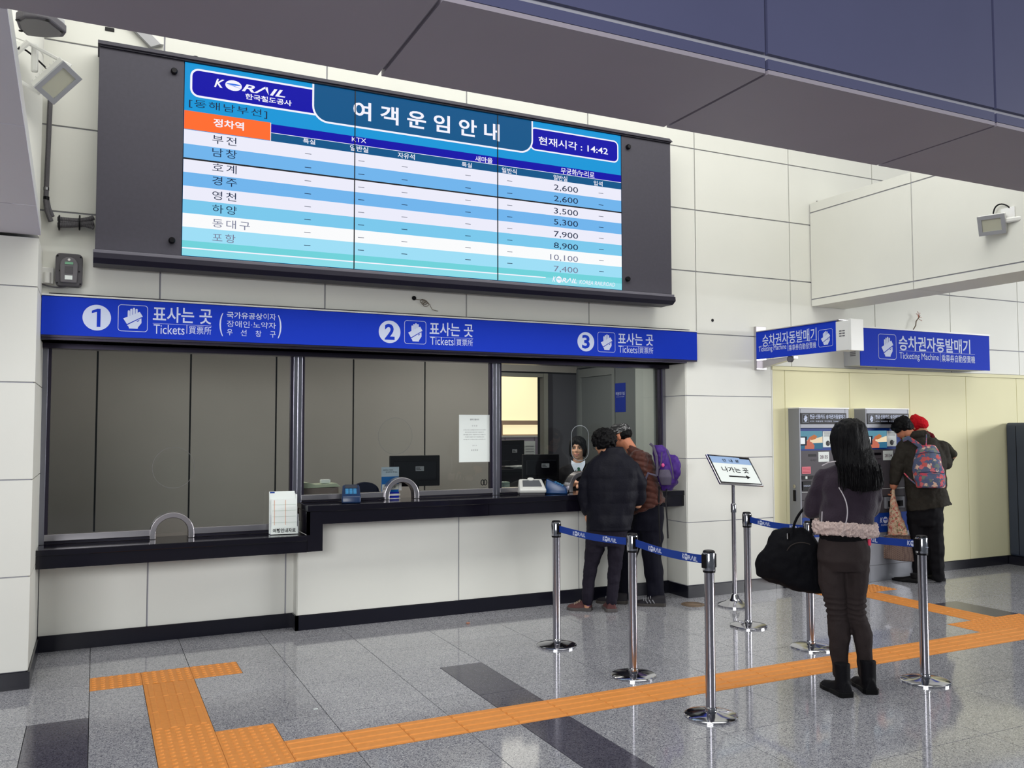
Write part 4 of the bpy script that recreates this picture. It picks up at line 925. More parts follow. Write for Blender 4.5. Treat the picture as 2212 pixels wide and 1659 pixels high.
# ------------------------------------------------------------------ fittings on the walls
# left floodlight on the well column
def flood(label, c, fwd, upv, w_, h_, mount, cableP):
    t = thing('floodlight', label, 'floodlight', c)
    f = V(fwd).normalized(); u = V(upv); u = (u-f*u.dot(f)).normalized(); r = f.cross(u)
    M = Matrix(((r.x, f.x, u.x, c[0]), (r.y, f.y, u.y, c[1]), (r.z, f.z, u.z, c[2]), (0, 0, 0, 1)))
    B().box(-w_/2, w_/2, -.045, .0, -h_/2, h_/2, M).obj('lamp_housing', M_whp, t, bevel=.006)
    b = B(); b.box(-w_/2, w_/2, 0, .012, -h_/2, -h_/2+.03, M); b.box(-w_/2, w_/2, 0, .012, h_/2-.03, h_/2, M); b.box(-w_/2, -w_/2+.03, 0, .012, -h_/2+.03, h_/2-.03, M); b.box(w_/2-.03, w_/2, 0, .012, -h_/2+.03, h_/2-.03, M)
    b.obj('lamp_rim', mat('grey_aluminium', (176, 178, 184), .4, metal=.3), t)
    B().box(-w_/2+.03, w_/2-.03, .001, .005, -h_/2+.03, h_/2-.03, M).obj('lamp_glass', mat('frosted_lamp_glass', (196, 196, 178), .25), t)
    for k in range(8): B().box(-w_/2+.02+(w_-.04)*k/7-.003, -w_/2+.02+(w_-.04)*k/7+.003, -.10, -.045, -h_/2+.03, h_/2-.03, M).obj('cooling_fin', M_whp, t)
    m = V(mount)
    for s in (-1, 1):
        e = M @ V((s*(w_/2+.008), -.03, 0)); q = m+(e-V(c))*.9
        B().tube([e, q], .012, 6, flat=.35).obj('bracket_arm', M_whp, t)
    B().tube([m+r*(w_/2+.01)*1, m-r*(w_/2+.01)], .02, 6, flat=.3).obj('bracket_plate', M_whp, t)
    B().tube(bez(M @ V((0, -.08, .05)), M @ V((0, -.12, .2)), V(cableP)+V((0, 0, .08)), cableP, 12), .006, 6).obj('cable', M_blk, t)
    return t
P = atY(125, 178, 5.95)
flood('white finned floodlight on a bracket beside the left end of the fare board', (P.x, 5.95, P.z), (.45, -.6, -.65), V((.72, -.35, .6)).cross(V((.45, -.6, -.65))), .24, .17, (P.x-.25, 6.0, P.z+.14), (P.x-.22, 5.98, P.z+.18))
P = atX(2145, 486, 6.56)
flood('grey floodlight fixed to the white cross beam on the right', (6.545, P.y, P.z), (-.85, -.35, -.35), (0, 0, 1), .20, .16, (6.60, P.y-.13, P.z+.02), (6.62, P.y-.12, P.z+.08))
tag(B().box(6.612, 6.6215, atX(2178, 470, 6.62).y-.06, atX(2178, 470, 6.62).y+.06, atX(2178, 470, 6.62).z-.04, atX(2178, 470, 6.62).z+.08).obj('junction_plate', mat('bright_white_plastic', (245, 245, 245), .3), bevel=.003), 'small white cover plate behind the floodlight on the cross beam', 'cover plate')
# hexagonal loudspeaker above
zc = 4.02
def hp(x, y, z): return atZ(x, y, z)
spk = thing('ceiling_speaker', 'grey underside of a white angular lamp housing in the upper left corner', 'lamp housing', hp(88, 60, 3.95))
pts = [hp(x, y, 3.95) for x, y in ((33, 43), (40, 62), (58, 78), (100, 83), (137, 81), (144, 72), (106, 42), (80, 36), (50, 35))]
B().prism(pts, (0, 0, .05)).obj('housing', M_grp, spk, bevel=.01)
ctr = sum(pts, V((0, 0, 0)))/len(pts)
B().prism([ctr+(p-ctr)*.82 for p in pts], (0, 0, -.006)).obj('bottom_cover', mat('grey_metal', (128, 126, 128), .5), spk)
top = [ctr+(p-ctr)*.96+V((0, 0, .05)) for p in pts]
B().prism(top, (0, 0, .22)).obj('shell', M_whp, spk, bevel=.02)
for (x, y) in ((38, 43), (103, 44), (132, 69), (45, 66)):
    p = hp(x, y, 3.949); B().lathe(p, [(.012, 0), (.012, -.004)], 10).obj('screw', M_blk, spk)
# antenna box, conduit and cable bundles
b = B(); P = atY(75, 125, 6.0); tag(B().box(P.x-.02, P.x+.02, 5.99, 6.02, P.z-.09, P.z+.09).obj('antenna_box', M_whp, bevel=.012), 'small upright white antenna box left of the floodlight', 'antenna')
cd = thing('conduit', 'grey flexible conduit running down the corner left of the fare board', 'conduit', (-.30, 6.6, 3.0))
q = [atY(x, y, 6.60) for x, y in ((109, 205), (105, 300), (100, 410), (99, 435), (101, 455), (110, 478))]
B().tube(q, .016, 10).obj('conduit_tube', mat('conduit_grey', (96, 94, 98), .5, bump=.5, bscale=80), cd, smooth=True)
q2 = [atY(x, y, 6.62) for x, y in ((101, 425), (106, 450), (114, 468))]
B().tube(q2, .013, 10).obj('conduit_tube', M_grp, cd, smooth=True)
for y in (408, 428): p = atY(100, y, 6.60); B().lathe(p-V((0, 0, .01)), [(.019, 0), (.019, .02)], 12).obj('conduit_clip', M_chrome if y == 408 else M_blk, cd)
cb2 = thing('cable_bundle', 'grey corrugated hoses tied together entering the left side of the fare board', 'cable bundle', atY(160, 480, 6.58))
M_cor = mat('conduit_grey', (96, 94, 98), .5, bump=.5, bscale=80)
for (a, b_, c, d, rr) in (((124, 473), (150, 474), (170, 482), (203, 470), .018), ((124, 486), (150, 487), (170, 486), (203, 482), .020), ((130, 480), (160, 480), (180, 484), (203, 492), .016)):
    p = [atY(*v, 6.60) for v in (a, b_, c, d)]; cpts = bez(*p, 40)
    B().tube(cpts, [rr*(1 if i % 2 else .86) for i in range(len(cpts))], 10).obj('corrugated_hose', M_cor, cb2)
for x in (128, 172):
    p = atY(x, 481, 6.60); B().tube([p+V((0, .045*math.cos(2*PI*i/16), .05*math.sin(2*PI*i/16))) for i in range(16)], .005, 6, closed=True).obj('cable_tie', M_blk, cb2)
# grey emergency lamp box and small white box
X = atY(149, 580, 6.55).x; Z = atY(149, 582, 6.55).z
eb = thing('emergency_lamp', 'grey rounded emergency box with a white sticker above the number 1 sign', 'wall box', (X, 6.6, Z))
B().prism([V((p[0], 6.56, p[1])) for p in rrect(X, Z, .165, .222, .03)], (0, .08, 0)).obj('backplate', mat('dark_grey_plastic', (84, 82, 86), .45), eb, bevel=.006)
pts = [(X-.05, Z-.09), (X+.05, Z-.09), (X+.055, Z+.03)]+[(X+.055*math.cos(PI*i/10), Z+.03+.055*math.sin(PI*i/10)) for i in range(1, 10)]+[(X-.055, Z+.03)]
B().prism([V((p[0], 6.545, p[1])) for p in pts], (0, .016, 0)).obj('front_shell', mat('mid_grey_plastic', (108, 106, 110), .4), eb, bevel=.006)
B().box(X-.025, X+.025, 6.542, 6.546, Z-.03, Z+.02).obj('grille', mat('dark_grey_plastic', (84, 82, 86), .45), eb)
B().box(X-.024, X+.022, 6.541, 6.546, Z-.07, Z-.042).obj('sticker', M_paper, eb)
B().box(X-.025, X+.025, 6.541, 6.546, Z+.034, Z+.05).obj('green_label', mat('green_label', (120, 170, 140), .5), eb)
B().lathe((X, 6.545, Z+.065), [(.009, 0), (.009, .004), (.004, .006)], 12, ax=(0, -1, 0)).obj('indicator_lamp', M_whp, eb)
for (dx, dz) in ((-.07, -.095), (.07, -.095), (-.07, .09), (.07, .09), (-.055, -.01), (.062, -.01)):
    B().lathe((X+dx, 6.56, Z+dz), [(.006, 0), (.006, .003)], 8, ax=(0, -1, 0)).obj('screw', M_blk, eb)
X2 = atY(102, 594, 6.6).x; Z2 = atY(102, 594, 6.6).z
wb = thing('socket_box', 'small ribbed white socket box left of the grey emergency box', 'wall box', (X2, 6.62, Z2))
B().box(X2-.035, X2+.038, 6.62, WY-.001, Z2-.055, Z2+.055).obj('box_base', M_whp, wb, bevel=.004)
B().tube([(X2, 6.618, Z2-.052), (X2, 6.618, Z2+.02)], [.022, .022], 12).obj('box_ridge', M_whp, wb, smooth=True)
B().tube(bez((X2-.03, 6.63, Z2-.06), (X2, 6.62, Z2-.075), (X2+.08, 6.61, Z2-.09), (X, 6.60, Z-.105), 12), .005, 6).obj('cable', M_grp, wb)
# small holes, wires and brackets
P = atY(898, 647, WY); wc = thing('wire_coil', 'thin wire coiled out of a black grommet under the fare board', 'wire', (P.x, WY, P.z))
B().lathe((P.x-.015, WY, P.z+.01), [(.018, 0), (.018, .006), (.01, .007)], 16, ax=(0, -1, 0)).obj('grommet', M_blk, wc)
cp = [V((P.x, WY-.008, P.z))]
for i in range(46):
    a = i*.42; cp.append(V((P.x+.055+.028*math.cos(a)+.0008*i, WY-.012-.006*math.sin(i*.9), P.z-.005-.018*math.sin(a)-.0009*i)))
cp += [cp[-1]+V((.02, 0, -.03)), cp[-1]+V((.07, 0, -.04))]
B().tube(cp, .0022, 5).obj('wire', mat('brown_wire', (110, 96, 80), .5), wc)
P = atY(1539, 692, WY)
tag(B().lathe((P.x, WY, P.z), [(.015, 0), (.015, .003), (.006, .0035)], 20, ax=(0, -1, 0)).obj('grommet', M_blk), 'black cable grommet in the white wall right of the long ticket sign', 'grommet')
P = atY(1976, 711, 6.60); wv = thing('wire_stub', 'brown and red wires sticking up behind the wall sign', 'wire', (P.x, 6.6, 2.63))
q = [atY(*v, 6.60) for v in ((1973, 712), (1978, 703), (1979, 694), (1984, 687), (1987, 682))]
B().tube(q, .006, 6).obj('wire', mat('brown_wire', (110, 96, 80), .5), wv)
for (dx, dz) in ((-.03, .05), (.02, .06), (.04, .01), (-.01, .075), (.045, -.03)):
    B().tube(bez(q[-2], q[-2]+V((dx*.3, 0, dz)), q[-2]+V((dx, -.01, dz*.6)), q[-2]+V((dx*1.2, 0, dz)), 8), .0028, 5).obj('wire', mat('red_wire', (170, 110, 96), .5), wv)
P = atY(1762, 437, WY-.005); tag(B().tube([(P.x, 6.63, P.z), (P.x+.03, 6.62, P.z+.004), (P.x+.16, 6.60, P.z+.018)], [.012, .006, .003], 8).obj('cable_stub', M_blk), 'short black cable poking over the corner of the cross beam', 'cable')
P = atY(237, 64, WY); tag(B().box(P.x-.03, P.x+.03, WY-.008, WY-.0002, P.z-.013, P.z+.013).obj('wall_clip', M_blk, bevel=.002), 'small black clip high on the wall above the fare board', 'clip')
q = [atY(286, 60, 6.60), atY(318, 62, 6.60), atY(347, 95, 6.60), atY(326, 101, 6.60)]
sb = thing('support_strut', 'slanted white steel strut above the left part of the fare board', 'bracket', (q[2].x, 6.6, 4.25))
q[0] = atY(275, 48, 6.60); q[1] = atY(303, 50, 6.6)
B().prism(q, (0, .045, 0)).obj('strut_bar', mat('strut_grey', (176, 176, 180), .4), sb)
B().prism([q[1], q[1]+V((.02, 0, 0)), q[2]+V((.02, 0, 0)), q[2]], (0, .045, 0)).obj('strut_edge', M_whp, sb)
# floor items
P = atZ(1497, 1306); dc = thing('floor_cover', 'round tarnished brass floor cover beside the white column', 'floor cover', (P.x, P.y, 0))
B().lathe((P.x, P.y, .0002), [(.105, 0), (.105, .004), (.1, .005), (.0, .005)], 40).obj('cover_plate', mat('tarnished_brass', (126, 104, 84), .5, metal=.4, var=.3, vscale=12), dc, smooth=True)
B().lathe((P.x, P.y, .005), [(.08, 0), (.08, .0015), (.076, .0015), (.076, 0)], 40).obj('cover_ring', mat('dark_brass', (88, 74, 62), .5, metal=.4), dc)
P = atZ(1011, 1348); tag(B().ell((P.x, P.y, .008), (.018, .012, .008), nu=7, nv=5).obj('litter', mat('litter_brown', (170, 120, 100), .8)), 'small brown crumpled scrap on the floor near the counter wall', 'litter')
P = atZ(682, 1532); tag(B().box(P.x-.012, P.x+.012, P.y-.006, P.y+.006, .0005, .003).obj('paper_scrap', M_paper), 'tiny white paper scrap lying on the grey floor tiles', 'litter')

# ------------------------------------------------------------------ people
def fuse(b, name, m, parent, vox=.008, it=4, disp=None, label=None):
    """join overlapping closed shapes into one continuous smooth surface"""
    o = b.obj(name, m, None)
    md = o.modifiers.new('r', 'REMESH'); md.mode = 'VOXEL'; md.voxel_size = vox
    if it: ms = o.modifiers.new('s', 'SMOOTH'); ms.factor = .5; ms.iterations = it
    dg = bpy.context.evaluated_depsgraph_get(); dg.update()
    me = bpy.data.meshes.new_from_object(o.evaluated_get(dg)); bpy.data.objects.remove(o)
    L = wloc(parent)
    if disp:
        ns_ = [v.normal.copy() for v in me.vertices]
        for v, n in zip(me.vertices, ns_): v.co = v.co + n*disp(v.co, n)
    me.transform(Matrix.Translation(-L)); me.shade_smooth()
    me.materials.clear(); me.materials.append(m)
    o = bpy.data.objects.new(name, me); COL.objects.link(o); o.parent = parent
    if label: o['label'] = label
    return o
def folds(amp, sc, st=(1, 1, 1)):
    return lambda p, n: amp*noise.noise(V((p.x*sc*st[0], p.y*sc*st[1], p.z*sc*st[2])))
class Fig:
    def __init__(s, P):
        s.P = V((P[0], P[1], 0)); s.d = V((P[0], P[1], 0)).normalized(); s.r = V((s.d.y, -s.d.x, 0))
        s.s = (s.P-V((0, 0, 0))).dot(fw)/F*1.0
    def J(s, x, y, dd=0):
        q = ray(x, y); t = (s.P+s.d*dd).dot(s.d)/q.dot(s.d); return V((0, 0, EYE))+q*t
    def limb(s, b, pts, k=1, n=12, flat=1, ref=None):
        P = [s.J(p[0], p[1], p[2]) for p in pts]; R = [p[3]*s.s*k for p in pts]
        b.tube(P, R, n, flat=flat, ref=ref)
        for q, r in zip(P, R): b.ell(q, (r*.98,)*3, nu=10, nv=7)
        return b
    def rings(s, b, rs, n=24, k=1):
        """rs: (xl, xr, y, dd, halfdepth[m], tilt)"""
        out = []
        for q in rs:
            xl, xr, y, dd, hd = q[:5]; tilt = q[5] if len(q) > 5 else 0
            a = s.J(xl, y, dd); c = s.J(xr, y+tilt, dd); mid = (a+c)/2; A = (c-a)/2*k
            out.append([mid+A*math.cos(2*PI*i/n)+s.d*(hd*k*math.sin(2*PI*i/n)) for i in range(n)])
        return b.loft(out)
SKIN = mat('skin', (206, 150, 118), .5, spec=.35, var=.04, vscale=20)
SKIN2 = mat('skin_ruddy', (196, 128, 98), .5, spec=.35, var=.06, vscale=20)
M_hair = mat('black_hair', (8, 7, 10), .55, spec=.15, bump=.5, bscale=120, stretch=(1, 1, .12))
M_eye = mat('eye_white', (230, 226, 220), .3); M_iris = mat('eye_dark', (26, 18, 16), .2); M_lip = mat('lips', (190, 104, 96), .5)
def head_frame(c, f, u=(0, 0, 1)):
    f = V(f).normalized(); u = V(u); u = (u-f*u.dot(f)).normalized(); r = f.cross(u)
    return Matrix(((r.x, f.x, u.x, c[0]), (r.y, f.y, u.y, c[1]), (r.z, f.z, u.z, c[2]), (0, 0, 0, 1)))
def head(b, M, k=1, neck=None):
    T = lambda x, y, z: M @ V((x*k, y*k, z*k))
    e = lambda c, r: b.ell(T(*c), tuple(q*k for q in r), M)
    e((0, -.012, .028), (.074, .092, .084)); e((0, .022, -.03), (.060, .066, .078)); e((0, .058, -.082), (.026, .024, .022)); e((0, .02, -.07), (.048, .045, .03))
    b.tube([T(0, .078, .022), T(0, .092, .0), T(0, .104, -.022)], [.007*k, .009*k, .013*k], 8); e((0, .094, -.025), (.016, .012, .009))
    e((-.03, .062, -.02), (.024, .02, .02)); e((.03, .062, -.02), (.024, .02, .02)); e((0, .074, .03), (.045, .012, .012)); e((0, .084, -.052), (.022, .01, .01))
    for s_ in (-1, 1):
        e((s_*.077, -.008, -.004), (.010, .018, .031)); e((s_*.079, -.004, -.026), (.007, .010, .010))
    if neck is not None: b.tube([T(0, -.015, -.05), T(0, -.02, -.09), neck], [.052*k, .050*k, .056*k], 14)
def face(M, parent, k=1, smile=True):
    T = lambda x, y, z: M @ V((x*k, y*k, z*k))
    for s_ in (-1, 1):
        b = B(); b.ell(T(s_*.029, .0735, .004), (.0145*k, .008*k, .0075*k), M, 12, 8); ey = b.obj('eye', M_eye, parent, smooth=True)
        b = B(); b.ell(T(s_*.029, .0785, .004), (.0065*k, .005*k, .0065*k), M, 10, 6); b.obj('iris', M_iris, ey, smooth=True)
        b = B(); b.tube([T(s_*.013, .080, .0075), T(s_*.022, .0845, .0125), T(s_*.035, .081, .012), T(s_*.045, .073, .006)], [.0018, .0026, .0026, .0015], 6); b.obj('eyelid', M_iris, ey)
        b = B(); b.tube([T(s_*.012, .088, .025), T(s_*.028, .086, .033), T(s_*.048, .074, .026)], [.0018, .0026, .0012], 6); b.obj('eyebrow', M_hair, parent)
    up_ = .006 if smile else 0
    b = B(); b.tube([T(-.026, .082, -.052+up_), T(-.012, .0935, -.0545), T(0, .0955, -.056), T(.012, .0935, -.0545), T(.026, .082, -.052+up_)], [.002, .005, .0055, .005, .002], 8, flat=.8); b.obj('upper_lip', M_lip, parent, smooth=True)
    if smile:
        b = B(); b.tube([T(-.021, .085, -.054+up_*.6), T(-.01, .0935, -.060), T(.01, .0935, -.060), T(.021, .085, -.054+up_*.6)], [.002, .0045, .0045, .002], 8); b.obj('teeth', M_eye, parent, smooth=True)
    b = B(); b.tube([T(-.022, .082, -.058+up_), T(-.01, .0925, -.0665), T(.01, .0925, -.0665), T(.022, .082, -.058+up_)], [.002, .005, .005, .002], 8); b.obj('lower_lip', M_lip, parent, smooth=True)
def hand_b(b, w, dirn, palm_n, k=1, curl=.5, side=1):
    """wrist point, finger direction, palm normal (palm faces it)"""
    f = V(dirn).normalized(); n = V(palm_n); n = (n-f*n.dot(f)).normalized(); s_ = f.cross(n)*side
    w = V(w)
    for q in (-1, -.33, .33, 1):
        b.tube([w+f*.005, w+f*.045*k+s_*q*.018*k, w+f*.088*k+s_*q*.028*k], [.018*k, .014*k, .0105*k], 8)
    b.ell(w+f*.045*k, (.03*k,)*3, None, 10, 6) if False else None
    for q, L in ((-1, .062), (-.33, .078), (.33, .072), (1, .056)):
        p0 = w+f*.085*k+s_*q*.028*k; a1 = curl; a2 = curl*2.1; a3 = curl*2.9
        d1 = f*math.cos(a1)+n*math.sin(a1); d2 = f*math.cos(a2)+n*math.sin(a2); d3 = f*math.cos(a3)+n*math.sin(a3)
        p1 = p0+d1*L*.45*k; p2 = p1+d2*L*.32*k; p3 = p2+d3*L*.26*k
        b.tube([p0, p1, p2, p3], [.0098*k, .0092*k, .0085*k, .007*k], 8)
    t0 = w+f*.02*k+s_*.022*k; d1 = (f*.6+s_*.75+n*.35).normalized(); d2 = (f*.85+s_*.2+n*.5).normalized()
    b.tube([t0, t0+d1*.038*k, t0+d1*.038*k+d2*.03*k, t0+d1*.038*k+d2*.052*k], [.013*k, .011*k, .010*k, .008*k], 8)
def shoe(parent, heel, toe, w=.04, h=.075, m=None, msole=None, shaft=0, name='shoe', lace=None):
    heel = V((heel[0], heel[1], 0)); toe = V((toe[0], toe[1], 0)); f = (toe-heel).normalized(); L = (toe-heel).length; s_ = V((-f.y, f.x, 0))
    prof = [(0, .78, .95), (.08, .95, 1), (.25, .95, 1), (.45, .93, .80), (.62, 1.08, .62), (.8, 1.05, .52), (.93, .8, .45), (1, .42, .3)]
    b = B(); rs = []
    for (t, a, z) in prof:
        c = heel+f*(L*t); hh = h*z
        rs.append([c+s_*(w*a*math.cos(q))*(1 if math.sin(q) < .2 else .82)+V((0, 0, .022+max(0, math.sin(q))*(hh-.022)+min(0, math.sin(q))*.006)) for q in [2*PI*i/16 for i in range(16)]])
    b.loft(rs)
    if shaft:
        c = heel+f*(L*.20); b.tube([c+V((0, 0, .05)), c+V((0, 0, shaft*.7)), c+V((0, 0, shaft))+f*.005], [.044, .044, .048], 14)
    o = fuse(b, name, m, parent, .006, 3)
    b = B(); rs = []
    for (t, a) in ((-.01, .7), (.06, 1), (.3, .95), (.5, .95), (.68, 1.12), (.85, 1.02), (.97, .65), (1.02, .3)):
        c = heel+f*(L*t); rs.append([c+s_*(w*1.04*a*x)+V((0, 0, z)) for x, z in ((-1, 0.001), (1, 0.001), (1, .024 if t > .35 else .03), (-1, .024 if t > .35 else .03))])
    b.loft(rs); b.obj('sole', msole or m, o, bevel=.003)
    if lace:
        b = B()
        for k in range(4):
            c = heel+f*(L*(.48+.07*k))+V((0, 0, h*(.84-.08*k)))
            b.tube([c-s_*w*.55-V((0, 0, .012)), c+V((0, 0, .002)), c+s_*w*.55-V((0, 0, .012))], .004, 5)
        b.obj('laces', lace, o)
    return o
# ---- woman with long black hair, centre right
G = Fig((4.15, 3.90)); pg = thing('person', 'person with long straight black hair, plum fleece-trimmed jacket and brown trousers, seen from behind', 'person', (4.15, 3.90, 0))
M_jk = mat('plum_suede', (46, 36, 48), .8, sheen=.2, bump=.3, bscale=90, var=.08, vscale=20)
M_fle = mat('cream_fleece', (214, 192, 186), .95, bump=1, bscale=150, var=.12, vscale=60)
M_tr = mat('brown_trousers', (50, 42, 42), .8, bump=.2, bscale=150, var=.06, vscale=15)
M_bt = mat('black_suede', (10, 9, 15), .7, bump=.2, bscale=150)
hc = G.J(1836, 944, 0); fdir = (-G.r*.62+G.d*.75).normalized(); MH = head_frame(hc, fdir)
b = B(); head(b, MH, .90, G.J(1835, 1010, .01))
G.rings(b, [(1800, 1868, 1012, .02, .07), (1775, 1885, 1030, .02, .085), (1780, 1882, 1080, .02, .09), (1785, 1872, 1130, 0, .085), (1778, 1872, 1165, 0, .09), (1775, 1872, 1210, 0, .10), (1785, 1865, 1230, 0, .07)], k=.8)
G.limb(b, [(1797, 1210, 0, 26), (1800, 1260, 0, 25), (1808, 1330, -.01, 18), (1814, 1375, .01, 19), (1815, 1440, .03, 12), (1816, 1485, .04, 11)], .76)
G.limb(b, [(1850, 1210, 0, 24), (1852, 1260, 0.01, 22), (1852, 1330, .02, 17), (1864, 1375, .04, 18), (1868, 1440, .06, 12), (1868, 1480, .07, 11)], .72)
G.limb(b, [(1782, 1030, .02, 17), (1762, 1070, .03, 17), (1750, 1108, .05, 15), (1775, 1120, .18, 12), (1795, 1112, .22, 10)], .9)
G.limb(b, [(1880, 1035, .02, 17), (1888, 1080, .05, 15), (1880, 1110, .12, 13), (1850, 1105, .24, 11), (1830, 1100, .26, 10)], .9)
hand_b(b, G.J(1795, 1112, .22), G.r+V((0, 0, .3)), G.d*-1, .9, .6); hand_b(b, G.J(1830, 1100, .26), -G.r+V((0, 0, .2)), G.d*-1, .9, .6, -1)
fuse(b, 'body', SKIN, pg, .006, 3)
b = B()
G.rings(b, [(1812, 1860, 1000, .02, .06), (1778, 1884, 1012, .02, .085), (1768, 1894, 1030, .02, .105), (1768, 1899, 1060, .02, .118), (1772, 1896, 1095, .01, .115), (1768, 1888, 1130, .0, .118), (1768, 1885, 1142, .0, .118)])
G.limb(b, [(1782, 1030, .02, 21), (1766, 1062, .03, 21), (1755, 1100, .05, 21), (1762, 1112, .10, 18), (1785, 1112, .20, 16)])
G.limb(b, [(1882, 1035, .02, 20), (1888, 1075, .04, 18), (1882, 1105, .12, 17), (1855, 1105, .22, 15)])
jk = fuse(b, 'jacket', M_jk, pg, .008, 4, folds(.012, 14))
seam = mat('cream_seam', (196, 190, 196), .8)
def on_back(px, py, dd=-.125): return G.J(px, py, dd)
b = B(); b.tube(bez(on_back(1812, 1053, -.112), on_back(1824, 1072, -.118), on_back(1838, 1095, -.13), on_back(1826, 1134, -.126), 16), .0035, 6); b.obj('seam_piping', seam, jk)
b = B(); b.tube([G.J(1776, 1006, -.02), G.J(1790, 999, -.045), G.J(1808, 996, -.06)], .004, 6); b.obj('seam_piping', seam, jk)
b = B(); b.tube([on_back(1776, 1105, -.085), on_back(1775, 1130, -.088)], .0035, 6); b.obj('seam_piping', seam, jk)
b = B()
ringp = []
for i in range(28):
    a = 2*PI*i/28; c = G.J(1825, 1139, 0); ringp.append(c+G.r*(.155*math.cos(a)*1.08)+G.d*(.125*math.sin(a))+V((0, 0, .004*math.sin(a*3)-.02*math.cos(a)*.3)))
b.tube(ringp, .023, 12, closed=True); b.tube([p-V((0, 0, .022)) for p in ringp], .022, 12, closed=True); b.tube([p+V((0, 0, .018)) for p in ringp], .019, 12, closed=True)
fuse(b, 'fleece_hem', M_fle, pg, .005, 0, lambda p, n: .012*noise.noise(p*60)+.007*noise.noise(p*150))
b = B(); G.rings(b, [(1769, 1876, 1150, 0, .115), (1770, 1874, 1166, 0, .118)]); fuse(b, 'sweater_hem', mat('black_knit', (12, 10, 14), .9, bump=.5, bscale=200), pg, .008, 2)
b = B()
G.rings(b, [(1769, 1873, 1160, 0, .105), (1766, 1880, 1185, .0, .122), (1766, 1881, 1208, .0, .130), (1775, 1872, 1232, 0, .10)])
G.limb(b, [(1797, 1205, 0, 30), (1799, 1258, 0, 30), (1806, 1300, .0, 24), (1809, 1330, -.005, 21), (1813, 1372, .01, 23.5), (1813, 1410, .02, 19), (1815, 1442, .03, 16.5), (1815, 1455, .03, 16)])
G.limb(b, [(1851, 1205, .01, 28), (1851, 1258, .01, 23), (1849, 1300, .02, 20), (1851, 1330, .02, 19), (1864, 1372, .04, 20.5), (1867, 1410, .05, 17), (1868, 1442, .06, 15), (1868, 1455, .06, 15)])
def wr(p, n):
    k_ = math.exp(-((p.z-.50)/.06)**2)
    return .006*noise.noise(p*18)+.006*k_*math.sin(p.z*190+noise.noise(p*12)*3)
fuse(b, 'trousers', M_tr, pg, .007, 4, wr)
b = B(); b.box(-.012, .012, -.004, .004, -.03, .03, Matrix.Translation(G.J(1878, 1168, -.02))); b.obj('pink_phone', mat('pink_case', (214, 60, 90), .4), pg, bevel=.003)
for (h1, h2, sx) in (((1832, 1508), (1779, 1481), 0), ((1884, 1501), (1848, 1473), 0)):
    A_ = atZ(*h1, .0); T2 = atZ(*h2, 0); shoe(pg, A_, T2, .047, .095, M_bt, mat('black_sole', (10, 10, 12), .5), shaft=.19, name='ankle_boot')
b = B()
G.rings(b, [(1822, 1856, 909, .0, .05), (1806, 1868, 914, .0, .085), (1797, 1873, 926, .0, .10), (1792, 1878, 945, .0, .112), (1795, 1884, 968, .0, .11), (1800, 1893, 992, -.03, .10), (1810, 1903, 1015, -.06, .085), (1814, 1908, 1035, -.085, .07), (1822, 1908, 1050, -.095, .055), (1840, 1898, 1060, -.10, .03)])
b.ell(G.J(1837, 930, 0), (.094, .094, .078))
hb = fuse(b, 'hair', mat('straight_black_hair', (7, 6, 9), .5, spec=.15, bump=.7, bscale=160, stretch=(1, 1, .06)), pg, .007, 4, lambda p, n: .007*noise.noise(V((p.x*38, p.y*38, p.z*2.5)))+.005*noise.noise(V((p.x*90, p.y*90, p.z*3))))
b = B()
for i in range(40):
    a = random.random(); x = 1815+a*92; y0 = 1000+random.random()*25; dd = -.16+.04*abs(a-.5)
    p0 = G.J(x-6, y0, dd-.0); p1 = G.J(x+random.uniform(-5, 6), 1055+random.random()*14-8*abs(a-.45)*2, -.15+random.uniform(-.02, .02))
    b.tube(bez(p0, p0*.66+p1*.34+G.r*.01, p0*.33+p1*.67, p1, 6), [.006, .006, .006, .005, .0045, .003, .001], 5)
b.obj('hair_strands', mat('straight_black_hair', (7, 6, 9), .5), hb)

# ---- black bag held by her
bg = thing('duffel_bag', 'large floppy black cloth bag hanging from the arm of the long-haired woman', 'bag', (G.J(1700, 1270, .1).x, G.J(1700, 1270, .1).y, .6))
M_bag = mat('black_cloth', (6, 6, 12), .85, bump=.3, bscale=60)
b = B()
G.rings(b, [(1690, 1740, 1139, .10, .03), (1668, 1756, 1148, .10, .06, 10), (1655, 1768, 1168, .09, .09, 10), (1640, 1772, 1195, .08, .11, 12), (1632, 1776, 1218, .08, .115, 18), (1636, 1780, 1240, .08, .105, 30), (1662, 1782, 1256, .08, .07, 28), (1700, 1778, 1272, .08, .03, 14)])
bgo = fuse(b, 'bag_body', M_bag, bg, .009, 6, lambda p, n: .016*noise.noise(p*9)+.006*noise.noise(p*26))
for dd in (.04, .14):
    b = B(); b.tube(bez(G.J(1712, 1150, dd), G.J(1716, 1120, dd), G.J(1728, 1108, dd*.6+.03), G.J(1742, 1092, .07), 14)+bez(G.J(1742, 1092, .07), G.J(1756, 1112, .08), G.J(1752, 1130, dd), G.J(1752, 1156, dd), 10)[1:], .008, 8); b.obj('handle', M_bag, bg, smooth=True)
b = B(); b.box(-.008, .008, -.004, .004, -.018, .018, Matrix.Translation(G.J(1703, 1158, .02))); b.obj('buckle', M_chrome, bg)
b = B(); b.tube(bez(G.J(1700, 1190, -.045), G.J(1708, 1172, -.045), G.J(1730, 1168, -.045), G.J(1750, 1176, -.04), 12), .003, 6); b.obj('pocket_piping', mat('faded_piping', (52, 46, 44), .8), bg)

